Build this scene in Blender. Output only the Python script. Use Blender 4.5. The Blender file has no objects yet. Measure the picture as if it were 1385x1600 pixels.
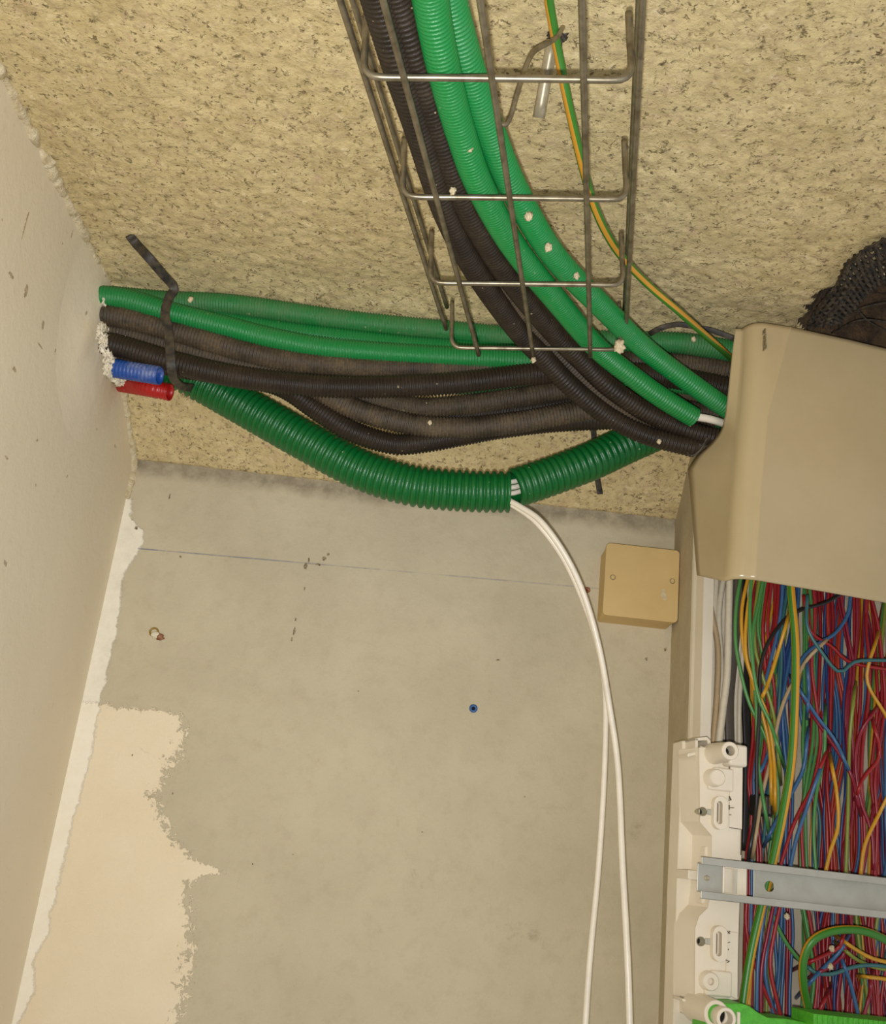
import bpy, bmesh, math, random
from mathutils import Vector, Matrix, noise
from mathutils.geometry import tessellate_polygon

# ------------------------------------------------------------------ camera
SC = bpy.context.scene
COL = SC.collection
FPX = 1600.0
ZC = 1.75                                   # camera height above the floor
_z = Vector((1215 - 692.5, 4700.0, -FPX)).normalized()
_f = Vector((0, 0, -1.0))
_y = (_f - _z * _f.dot(_z)).normalized()
_x = _y.cross(_z)
R3 = Matrix((_x, _y, _z))                   # camera axes -> world axes
cam = bpy.data.cameras.new('camera')
cam.sensor_fit = 'VERTICAL'
cam.sensor_height = 32.0
cam.lens = 32.0 * FPX / 1600.0
cam.clip_start = 0.01
camo = bpy.data.objects.new('camera', cam)
camo.matrix_world = Matrix.Translation((0, 0, ZC)) @ R3.to_4x4()
COL.objects.link(camo)
SC.camera = camo

# ------------------------------------------------------------------ light and exposure
SC.view_settings.view_transform = 'Standard'
SC.view_settings.look = 'None'
SC.view_settings.gamma = 1.0
SC.view_settings.use_curve_mapping = False
SC.view_settings.exposure = 0.0
wd = bpy.data.worlds.new('world'); SC.world = wd; wd.use_nodes = True
wd.node_tree.nodes['Background'].inputs[0].default_value = (1.0, 1.0, 1.05, 1)
wd.node_tree.nodes['Background'].inputs[1].default_value = 0.56
fl = bpy.data.lights.new('flash', 'AREA')
fl.shape = 'DISK'; fl.size = 0.009; fl.spread = 2.25; fl.energy = 3.0; fl.color = (1.0, 1.01, 1.05)
flo = bpy.data.objects.new('flash', fl)
flo.matrix_world = Matrix.Translation(Vector((0, 0, ZC)) + R3 @ Vector((-0.004, -0.017, 0.0))) @ R3.to_4x4() @ Matrix.Rotation(math.radians(5), 4, 'Y')
COL.objects.link(flo)

# ------------------------------------------------------------------ placing helpers
YW = 1.08; ZCEIL = 0.499; YH = 0.881; ZH = 0.386; XL = -0.350
def ray(px, py):
    return R3 @ Vector(((px - 692.5) / FPX, -(py - 800) / FPX, -1.0))
def W(px, py, y):                           # point at world distance y
    d = ray(px, py); p = d * (y / d.y); return Vector((p.x, p.y, p.z + ZC))
def WD(px, py, dep):                        # point at depth dep along the view axis
    d = ray(px, py) * dep; return Vector((d.x, d.y, d.z + ZC))
def WZ(px, py, z):                          # point at height z above the camera
    d = ray(px, py); p = d * (z / d.z); return Vector((p.x, p.y, p.z + ZC))
def ceil_z(y):
    if y <= YH: return ZCEIL
    return ZCEIL + (ZH - ZCEIL) * min(1, (y - YH) / (YW - YH))
def WS(px, py, y, r):                       # like W but kept clear of the ceiling
    d = ray(px, py)
    for i in range(200):
        p = d * (y / d.y)
        if p.z < ceil_z(y) - r * 1.15 - 0.004: break
        y -= 0.002
    return Vector((p.x, p.y, p.z + ZC))
# panel frame: u along the panel, h up, n out of the panel
YAW = math.radians(8)
EX = Vector((math.cos(YAW), math.sin(YAW), 0)); EN = Vector((math.sin(YAW), -math.cos(YAW), 0)); EZ = Vector((0, 0, 1))
P0 = W(1108, 1100, 1.0)
def PN(px, py, n):                          # pixel ray meets the panel plane n in front of its back
    d = ray(px, py); o = Vector((0, 0, ZC))
    t = ((P0 + EN * n) - o).dot(EN) / d.dot(EN)
    return o + d * t
def UH(px, py, n):
    q = PN(px, py, n) - P0
    return (q.dot(EX), q.dot(EZ))
def PU(u, h, n): return P0 + EX * u + EZ * h + EN * n

# ------------------------------------------------------------------ materials
def lin(c):
    return tuple((x / 12.92 if x <= 0.04045 else ((x + 0.055) / 1.055) ** 2.4) for x in [v / 255.0 for v in c]) + (1,)
class NT:
    def __init__(s, name):
        s.m = bpy.data.materials.new(name); s.m.use_nodes = True
        s.t = s.m.node_tree; s.b = s.t.nodes['Principled BSDF']; s.g = None
    def n(s, k, **kw):
        a = s.t.nodes.new(k)
        for q, v in kw.items(): setattr(a, q, v)
        return a
    def l(s, a, b): s.t.links.new(a, b)
    def pos(s):
        if not s.g: s.g = s.n('ShaderNodeNewGeometry')
        return s.g.outputs['Position']
    def noise(s, scale, detail=4, rough=0.6, vec=None, dist=0.0):
        a = s.n('ShaderNodeTexNoise'); a.inputs['Scale'].default_value = scale
        a.inputs['Detail'].default_value = detail; a.inputs['Roughness'].default_value = rough
        a.inputs['Distortion'].default_value = dist
        s.l(vec or s.pos(), a.inputs['Vector']); return a.outputs['Fac']
    def ramp(s, fac, a, b, ca=0.0, cb=1.0):
        r = s.n('ShaderNodeMapRange'); r.inputs['From Min'].default_value = a; r.inputs['From Max'].default_value = b
        r.inputs['To Min'].default_value = ca; r.inputs['To Max'].default_value = cb
        s.l(fac, r.inputs['Value']); return r.outputs['Result']
    def math(s, op, a, b=None):
        m = s.n('ShaderNodeMath', operation=op)
        for i, v in enumerate((a, b)):
            if v is None: continue
            if isinstance(v, (int, float)): m.inputs[i].default_value = v
            else: s.l(v, m.inputs[i])
        return m.outputs[0]
    def mix(s, fac, a, b):
        m = s.n('ShaderNodeMix', data_type='RGBA')
        if isinstance(fac, (int, float)): m.inputs[0].default_value = fac
        else: s.l(fac, m.inputs[0])
        for i, v in ((6, a), (7, b)):
            if isinstance(v, tuple): m.inputs[i].default_value = v
            else: s.l(v, m.inputs[i])
        return m.outputs[2]
    def bump(s, h, dist, strength=1.0, prev=None):
        b = s.n('ShaderNodeBump'); b.inputs['Distance'].default_value = dist; b.inputs['Strength'].default_value = strength
        s.l(h, b.inputs['Height'])
        if prev: s.l(prev, b.inputs['Normal'])
        return b.outputs[0]
    def done(s, col, rough=0.6, nrm=None, metal=0.0, spec=0.5):
        if isinstance(col, tuple): s.b.inputs['Base Color'].default_value = col
        else: s.l(col, s.b.inputs['Base Color'])
        if isinstance(rough, (int, float)): s.b.inputs['Roughness'].default_value = rough
        else: s.l(rough, s.b.inputs['Roughness'])
        s.b.inputs['Metallic'].default_value = metal
        s.b.inputs['Specular IOR Level'].default_value = spec
        if nrm: s.l(nrm, s.b.inputs['Normal'])
        return s.m
def plain(name, c, rough=0.5, c2=None, scale=60, amt=0.5, metal=0.0, spec=0.5, bump=0.0):
    t = NT(name)
    c = lin(c); c2 = lin(c2) if c2 else tuple(v * 0.8 for v in c[:3]) + (1,)
    f = t.noise(scale, 5, 0.65)
    col = t.mix(t.ramp(f, 0.40, 0.68, 0, amt), c, c2)
    nr = t.bump(t.noise(scale * 4), bump) if bump else None
    return t.done(col, rough, nr, metal, spec)

def conduit_mat(name, c, dust, dustamt, rough=0.38, lo=0.5, hi=0.7):
    t = NT(name)
    a = t.noise(38, 4, 0.6); b = t.noise(420, 3, 0.7)
    f = t.math('MULTIPLY', t.ramp(a, lo - 0.12, hi, 0, 1), t.ramp(b, 0.35, 0.62, 0.25, 1))
    f = t.math('MULTIPLY', f, dustamt)
    col = t.mix(f, lin(c), lin(dust))
    sp = t.ramp(t.noise(240, 2, 0.5), 0.74, 0.77, 0, 0.7)
    col = t.mix(sp, col, lin((190, 172, 135)))
    r = t.math('ADD', rough, t.math('MULTIPLY', f, 0.5))
    return t.done(col, r, t.bump(b, 0.0003), spec=0.25 if c[0] + c[1] < 90 else 0.5)
M = {}
M['tray_green'] = conduit_mat('light_green_plastic', (21, 122, 54), (66, 126, 72), 0.35, 0.36, 0.55, 0.8)
M['green'] = conduit_mat('green_plastic', (18, 126, 58), (72, 124, 76), 0.45, 0.36, 0.5, 0.75)
M['dusty_green'] = conduit_mat('dusty_green_plastic', (24, 120, 56), (96, 120, 78), 0.75, 0.42, 0.42, 0.7)
M['dark_green'] = conduit_mat('dark_green_plastic', (8, 94, 38), (56, 108, 52), 0.30, 0.32, 0.55, 0.8)
M['black'] = conduit_mat('black_plastic', (40, 33, 25), (88, 72, 50), 0.42, 0.42, 0.5, 0.8)
M['dusty_black'] = conduit_mat('dusty_black_plastic', (50, 42, 31), (112, 94, 66), 0.85, 0.5, 0.42, 0.68)
M['blue_c'] = conduit_mat('blue_plastic', (28, 72, 146), (190, 190, 190), 0.5, 0.4, 0.6, 0.75)
M['red_c'] = conduit_mat('red_plastic', (172, 24, 22), (190, 120, 90), 0.25, 0.35, 0.6, 0.8)
M['white_cable'] = plain('white_cable_sheath', (232, 222, 200), 0.35)
M['steel'] = plain('galvanised_wire', (150, 140, 116), 0.38, (96, 84, 62), 90, 0.8, 0.75)
M['strap'] = plain('black_strap', (38, 35, 31), 0.6, (110, 96, 72), 120, 0.5)
M['panel_white'] = plain('white_panel_plastic', (226, 214, 190), 0.32, (214, 200, 172), 20, 0.5)
M['back_white'] = plain('panel_back_plastic', (206, 192, 164), 0.5, (180, 164, 134), 20, 0.6)
M['cover'] = plain('beige_cover_plastic', (182, 162, 122), 0.26, (173, 153, 112), 9, 0.8, bump=0.0001)
M['box'] = plain('cream_box_plastic', (212, 182, 120), 0.5, (202, 170, 108), 14, 0.7)
M['screw'] = plain('screw_metal', (176, 166, 138), 0.4, None, 200, 0.5, 0.35)
M['rail'] = plain('zinc_rail', (178, 176, 162), 0.42, (158, 154, 136), 40, 0.6, 0.35)
M['dark'] = plain('dark_hole', (14, 12, 10), 0.9)
M['lime'] = plain('bright_green_plastic', (84, 178, 44), 0.45, (66, 150, 34), 260, 0.8, bump=0.0004)
M['crumb'] = plain('plaster_crumb', (226, 208, 168), 0.9, (190, 170, 128), 300, 0.8, bump=0.001)
M['net'] = plain('black_net_cord', (30, 26, 20), 0.75, (96, 80, 58), 200, 0.7, bump=0.0008)
M['plug_blue'] = plain('blue_wall_plug', (40, 84, 140), 0.5)
M['plug_red'] = plain('rusty_red_plug', (130, 62, 38), 0.6, (190, 160, 110), 300, 0.6)
WC = {'red': (150, 28, 30), 'crimson': (132, 22, 40), 'orange red': (168, 52, 28), 'blue': (56, 96, 134), 'deep blue': (42, 66, 118),
      'teal': (58, 106, 106), 'yellow': (200, 146, 34), 'green': (74, 134, 66), 'olive': (128, 138, 50), 'black': (36, 32, 30),
      'white': (216, 204, 176), 'tan': (178, 152, 112), 'dark grey': (88, 80, 68), 'brown': (112, 74, 44), 'purple': (92, 46, 92)}
for k, c in WC.items(): M['w_' + k] = plain(k.replace(' ', '_') + '_wire_sheath', c, 0.38, None, 150, 0.5)
GYO, GYT = -0.40, 1.0
def striped(name, cg, cy, lo, hi, off, tw=0.0):
    t = NT(name)
    uv = t.n('ShaderNodeUVMap'); sp = t.n('ShaderNodeSeparateXYZ'); t.l(uv.outputs[0], sp.inputs[0])
    u = t.math('FRACT', t.math('ADD', t.math('ADD', sp.outputs[0], off), t.math('MULTIPLY', sp.outputs[1], tw)))
    f = t.math('MULTIPLY', t.math('GREATER_THAN', u, lo), t.math('LESS_THAN', u, hi))
    return t.done(t.mix(f, lin(cg), lin(cy)), 0.38)
M['gy'] = striped('green_yellow_sheath', (54, 118, 30), (206, 148, 34), 0.0, 0.30, -0.50, 0.25)
M['gyc'] = striped('green_yellow_sheath_ceiling', (54, 118, 30), (196, 140, 44), 0.0, 0.17, GYO, GYT)
M['gyl'] = striped('green_yellow_sheath_loop', (54, 118, 30), (196, 140, 34), 0.0, 0.17, -0.42)

# ------------------------------------------------------------------ object helpers
def link(name, me, mat=None, parent=None, smooth=True):
    if mat is not None:
        for m in (mat if isinstance(mat, (list, tuple)) else [mat]): me.materials.append(m)
    if smooth: me.polygons.foreach_set('use_smooth', [True] * len(me.polygons))
    o = bpy.data.objects.new(name, me); COL.objects.link(o)
    if parent: o.parent = parent
    return o
def tag(o, label, cat, group=None, kind=None):
    o['label'] = label; o['category'] = cat
    if group: o['group'] = group
    if kind: o['kind'] = kind
    return o
def struct(o): o['kind'] = 'structure'; return o
def empty(name, label, cat, loc, group=None):
    o = bpy.data.objects.new(name, None); COL.objects.link(o); o.empty_display_size = 0.02
    o.location = loc; tag(o, label, cat, group); return o
def adopt(root, *kids):                     # parent world-space meshes to an Empty without moving them
    inv = Matrix.Translation(-root.location)
    for k in kids: k.parent = root; k.matrix_parent_inverse = inv
    return root
class MB:
    def __init__(s): s.v = []; s.f = []; s.uv = []
    def add(s, vs, fs, uvs=None):
        b = len(s.v); s.v += [tuple(v) for v in vs]; s.f += [tuple(i + b for i in f) for f in fs]
        s.uv += uvs if uvs else [(0, 0)] * len(vs)
    def mesh(s, name):
        me = bpy.data.meshes.new(name); me.from_pydata(s.v, [], s.f); me.update()
        ul = me.uv_layers.new(name='UVMap')
        idx = [0] * len(me.loops); me.loops.foreach_get('vertex_index', idx)
        flat = []
        for i in idx: flat += s.uv[i]
        ul.data.foreach_set('uv', flat)
        return me
    def build(s, name, mat, parent=None, smooth=True, bevel=0.0, seg=2, auto=None):
        me = s.mesh(name)
        if auto is not None or bevel:
            bm = bmesh.new(); bm.from_mesh(me); bmesh.ops.recalc_face_normals(bm, faces=bm.faces); bm.to_mesh(me); bm.free()
        o = link(name, me, mat, None, smooth)
        if bevel:
            b = o.modifiers.new('bevel', 'BEVEL'); b.width = bevel; b.segments = seg; b.limit_method = 'ANGLE'; b.angle_limit = math.radians(40)
            b.harden_normals = False
        if smooth and (bevel or auto): me.set_sharp_from_angle(angle=math.radians(auto or 40))
        if parent:
            if parent.type == 'EMPTY': adopt(parent, o)
            else: o.parent = parent; o.matrix_parent_inverse = Matrix.Translation(-parent.location)
        return o

def smooth_path(pts, step):
    P = [Vector(p) for p in pts]
    if len(P) == 2:
        dense = [P[0].lerp(P[1], i / 20) for i in range(21)]
    else:
        P = [P[0] * 2 - P[1]] + P + [P[-1] * 2 - P[-2]]
        dense = []
        for i in range(1, len(P) - 2):
            p0, p1, p2, p3 = P[i - 1:i + 3]
            for k in range(24):
                t = k / 24
                dense.append(0.5 * ((2 * p1) + (p2 - p0) * t + (2 * p0 - 5 * p1 + 4 * p2 - p3) * t * t + (3 * p1 - p0 - 3 * p2 + p3) * t ** 3))
        dense.append(P[-2])
    L = [0.0]
    for a, b in zip(dense, dense[1:]): L.append(L[-1] + (b - a).length)
    n = max(2, int(round(L[-1] / step))); out = []; j = 0
    for i in range(n + 1):
        s = L[-1] * i / n
        while j < len(L) - 2 and L[j + 1] < s: j += 1
        t = (s - L[j]) / max(1e-9, L[j + 1] - L[j]); out.append(dense[j].lerp(dense[j + 1], min(1, t)))
    return out, L[-1]
def sweep(mb, path, radii, segs=16, cap=True, flat=None, up=None):
    """path: centres; radii: one per centre; flat=(w,h) sweeps an oblong strap section"""
    n = len(path); T = []
    for i in range(n):
        a = path[max(0, i - 1)]; b = path[min(n - 1, i + 1)]
        v = b - a
        T.append(v.normalized() if v.length > 1e-9 else (T[-1] if T else Vector((1, 0, 0))))
    N = (up or Vector((0, -1, 0.3))); N = (N - T[0] * N.dot(T[0])).normalized()
    vs = []; uv = []; s = 0
    for i in range(n):
        if i: s += (path[i] - path[i - 1]).length
        N = up.copy() if up and flat else N
        N = (N - T[i] * N.dot(T[i]))
        N = N.normalized() if N.length > 1e-6 else Vector((0, 0, 1))
        B = T[i].cross(N)
        for k in range(segs):
            a = 2 * math.pi * k / segs
            c, q = math.cos(a), math.sin(a)
            if flat:
                e = 0.35
                c = math.copysign(abs(c) ** e, c) * flat[1] / 2; q = math.copysign(abs(q) ** e, q) * flat[0] / 2
                vs.append(path[i] + N * c + B * q)
            else: vs.append(path[i] + (N * c + B * q) * radii[i])
            uv.append((k / segs, s))
    fs = []
    for i in range(n - 1):
        for k in range(segs):
            a = i * segs + k; b = i * segs + (k + 1) % segs
            fs.append((a, b, b + segs, a + segs))
    if cap:
        fs.append(tuple(range(segs))[::-1]); fs.append(tuple((n - 1) * segs + k for k in range(segs)))
    mb.add(vs, fs, uv)
def tube(name, pts, r, mat, segs=10, step=0.006, parent=None, up=None):
    path, L = smooth_path(pts, step); mb = MB(); sweep(mb, path, [r] * len(path), segs, True, None, up)
    return mb.build(name, mat, parent)
def strap(name, pts, w, th, up, mat, parent=None, step=0.004):
    path, L = smooth_path(pts, step); mb = MB(); sweep(mb, path, [1] * len(path), 12, True, (w, th), up)
    return mb.build(name, mat, parent)
def conduit(name, pts, r, mat, pitch=0.0028, depth=0.0016, segs=22, open_start=False, open_end=False, square=False):
    prof = [0.0, 0.55, 1, 1, 1, 0.55] if square else [0.0, 0.75, 1, 0.75]
    K = len(prof)
    path, L = smooth_path(pts, pitch / K)
    rad = [r - depth * (1 - prof[i % K]) for i in range(len(path))]
    T0 = (path[1] - path[0]).normalized(); T1 = (path[-1] - path[-2]).normalized(); ri = r * 0.80
    def inner(end, T):
        return [end, end - T * 0.004, end - T * 0.03, end - T * 0.031], [ri, ri * 0.97, ri * 0.95, 0.0003]
    if open_end:
        c, q = inner(path[-1], T1); path = path + c; rad = rad + q
    if open_start:
        c, q = inner(path[0], -T0); path = c[::-1] + path; rad = q[::-1] + rad
    mb = MB()
    # frames are computed from the outer run so the returning inner wall does not flip them
    n = len(path); T = []
    s0 = 4 if open_start else 0; e0 = n - (4 if open_end else 0)
    for i in range(n):
        j = min(max(i, s0), e0 - 1)
        T.append((path[min(e0 - 1, j + 1)] - path[max(s0, j - 1)]).normalized())
    N = Vector((0, -1, 0.3)); vs = []; uv = []
    for i in range(n):
        N = (N - T[i] * N.dot(T[i])).normalized(); B = T[i].cross(N)
        for k in range(segs):
            a = 2 * math.pi * k / segs
            vs.append(path[i] + (N * math.cos(a) + B * math.sin(a)) * rad[i]); uv.append((k / segs, i * 0.001))
    fs = []
    for i in range(n - 1):
        for k in range(segs):
            a = i * segs + k; b = i * segs + (k + 1) % segs; fs.append((a, b, b + segs, a + segs))
    fs.append(tuple(range(segs))[::-1]); fs.append(tuple((n - 1) * segs + k for k in range(segs)))
    mb.add(vs, fs, uv)
    return mb.build(name, mat)

def plate(mb, outer, holes, fn, n0, n1):
    """outer/holes: 2D loops (u,h); fn(u,h,n) -> world; a slab between n0 and n1"""
    loops = [outer] + list(holes)
    tris = tessellate_polygon([[Vector((a, b, 0)) for a, b in lp] for lp in loops])
    flat = [p for lp in loops for p in lp]; m = len(flat)
    vs = [fn(a, b, n1) for a, b in flat] + [fn(a, b, n0) for a, b in flat]
    fs = [tuple(t) for t in tris] + [tuple(i + m for i in t)[::-1] for t in tris]
    k = 0
    for lp in loops:
        q = len(lp)
        for i in range(q):
            a = k + i; b = k + (i + 1) % q; fs.append((a, b, b + m, a + m))
        k += q
    mb.add(vs, fs)
def circ(u, h, r, n=20, ry=None): return [(u + r * math.cos(2 * math.pi * i / n), h + (ry or r) * math.sin(2 * math.pi * i / n)) for i in range(n)]
def capsule(u, h, w, hh, n=8):                 # stadium standing upright
    r = w / 2; o = []
    for i in range(n + 1): a = math.pi * i / n; o.append((u + r * math.cos(a), h + hh / 2 - r + r * math.sin(a)))
    for i in range(n + 1): a = math.pi + math.pi * i / n; o.append((u + r * math.cos(a), h - hh / 2 + r + r * math.sin(a)))
    return o
def boxn(mb, u0, u1, h0, h1, n0, n1, fn=None):
    plate(mb, [(u0, h0), (u1, h0), (u1, h1), (u0, h1)], [], fn or PU, n0, n1)
def ring_post(mb, u, h, ro, ri, n0, n1, deep=0.006, seg=24, ro0=None, fn=None):
    """hollow round post pointing out of the panel"""
    fn = fn or PU
    prof = [(ro0 or ro, n0), (ro, n1 - 0.0006), (ro - 0.0006, n1), (ri + 0.0004, n1), (ri, n1 - 0.0004), (ri, n1 - deep), (0.00005, n1 - deep)]
    vs = [fn(u + r * math.cos(2 * math.pi * k / seg), h + r * math.sin(2 * math.pi * k / seg), nn) for r, nn in prof for k in range(seg)]
    fs = [(i * seg + k, i * seg + (k + 1) % seg, (i + 1) * seg + (k + 1) % seg, (i + 1) * seg + k) for i in range(len(prof) - 1) for k in range(seg)]
    mb.add(vs, fs)
def fbm(x, y, z, oct=4): return noise.fractal((x, y, z), 0.9, 2.1, oct, noise_basis='PERLIN_ORIGINAL')

# ================================================================== THE SETTING
def pebble_mat():
    t = NT('sprayed_concrete')
    n1 = t.noise(26, 5, 0.7); n2 = t.noise(110, 5, 0.72); n3 = t.noise(310, 4, 0.7)
    base = t.mix(t.ramp(n1, 0.36, 0.64), lin((204, 184, 132)), lin((222, 202, 150)))
    base = t.mix(t.ramp(n2, 0.50, 0.72, 0, 0.55), base, lin((168, 146, 118)))
    pk = t.noise(70, 4, 0.6, dist=0.6)
    base = t.mix(t.ramp(pk, 0.56, 0.70, 0, 0.4), base, lin((196, 164, 136)))
    gr = t.noise(150, 3, 0.6, dist=0.8)
    base = t.mix(t.ramp(gr, 0.52, 0.66, 0, 0.35), base, lin((150, 128, 92)))
    base = t.mix(t.ramp(t.noise(120, 4, 0.6), 0.60, 0.70, 0, 0.5), base, lin((238, 220, 178)))
    v = t.n('ShaderNodeTexVoronoi', feature='DISTANCE_TO_EDGE'); v.inputs['Scale'].default_value = 130
    wv = t.n('ShaderNodeVectorMath', operation='ADD'); sc = t.n('ShaderNodeVectorMath', operation='SCALE')
    nz = t.n('ShaderNodeTexNoise'); nz.inputs['Scale'].default_value = 120; nz.inputs['Detail'].default_value = 4; t.l(t.pos(), nz.inputs['Vector'])
    t.l(nz.outputs['Color'], sc.inputs[0]); sc.inputs['Scale'].default_value = 0.02
    t.l(t.pos(), wv.inputs[0]); t.l(sc.outputs[0], wv.inputs[1]); t.l(wv.outputs[0], v.inputs['Vector'])
    cr = t.ramp(v.outputs['Distance'], 0.0, 0.16, 1, 0)
    gate = t.ramp(t.noise(105, 3, 0.7), 0.52, 0.62, 0, 1)
    cr = t.math('MULTIPLY', t.math('MULTIPLY', cr, gate), t.ramp(n3, 0.42, 0.56, 0.1, 0.8))
    col = t.mix(cr, base, lin((92, 74, 46)))
    pit = t.math('MULTIPLY', t.ramp(t.noise(250, 3, 0.6, dist=0.5), 0.61, 0.67, 0, 0.8), t.ramp(n1, 0.36, 0.55, 0.4, 1))
    col = t.mix(pit, col, lin((88, 70, 46)))
    hgt = t.math('SUBTRACT', t.math('ADD', t.math('MULTIPLY', n2, 0.6), t.math('MULTIPLY', n3, 0.5)), t.math('MULTIPLY', cr, 0.5))
    return t.done(col, 0.95, t.bump(hgt, 0.0022), spec=0.2)
M['ceiling'] = pebble_mat()
M['cavity'] = plain('dark_earthy_cavity', (92, 70, 44), 0.95, (34, 27, 18), 55, 1.0, bump=0.004)

def cav(x, y):                              # the broken opening at the top right
    a = CAVC; dx = (x - a.x) / 0.092; dy = (y - a.y) / 0.080
    q = dx * 0.85 + dy * 0.30; w = dy * 1.0 - dx * 0.32
    return 1 - math.sqrt(q * q + w * w) - 0.10 * noise.noise((x * 60, y * 60, 2))
CAVC = WZ(1430, 505, ZCEIL)
def build_ceiling():
    prof = []
    y = -1.0
    while y < 0.27: prof.append((y, ZCEIL)); y += 0.06
    y = 0.28
    while y < YH: prof.append((y, ZCEIL)); y += 0.0027
    L = math.hypot(YW - YH, ZH - ZCEIL); n = int(L / 0.0027)
    for i in range(n + 1):
        t = i / n; prof.append((YH + (YW - 0.004 - YH) * t, ZCEIL + (ZH - ZCEIL) * t))
    prof += [(YW - 0.001, ZH + 0.001), (YW + 0.01, ZH + 0.002)]
    nx = 400; x0 = XL - 0.02; x1 = 0.80; vs = []; m = len(prof)
    for j, (y, z) in enumerate(prof):
        k = min(1, max(0, (y - YH + 0.03) / 0.06)); k = k * k * (3 - 2 * k)
        for i in range(nx + 1):
            x = x0 + (x1 - x0) * i / nx
            if y < 0.275 or j >= m - 2: d = 0
            else: d = 0.0014 * fbm(x * 24, y * 24, z * 24, 3) + 0.0013 * fbm(x * 110 + 7, y * 110, z * 70, 3)
            c = cav(x, y)
            up = 0.045 * min(1, max(0, c) * 3) if y < YH - 0.004 else 0.02 * min(1, max(0, c) * 3)
            if up: d += 0.006 * fbm(x * 60, y * 60, 3, 3)
            rnd = -0.006 * math.exp(-((y - YH) / 0.03) ** 2)
            vs.append((x, y - 0.4 * k * d, z + d + up + rnd + ZC))
    fs = []; mi = []
    for j in range(m - 1):
        for i in range(nx):
            a = j * (nx + 1) + i; fs.append((a, a + 1, a + nx + 2, a + nx + 1))
            p = vs[a]; mi.append(1 if (cav(p[0], p[1]) > 0.0 and j < m - 4) else 0)
    mb = MB(); mb.add(vs, fs); me = mb.mesh('ceiling'); me.polygons.foreach_set('material_index', mi)
    struct(link('ceiling', me, [M['ceiling'], M['cavity']]))
build_ceiling()

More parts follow.
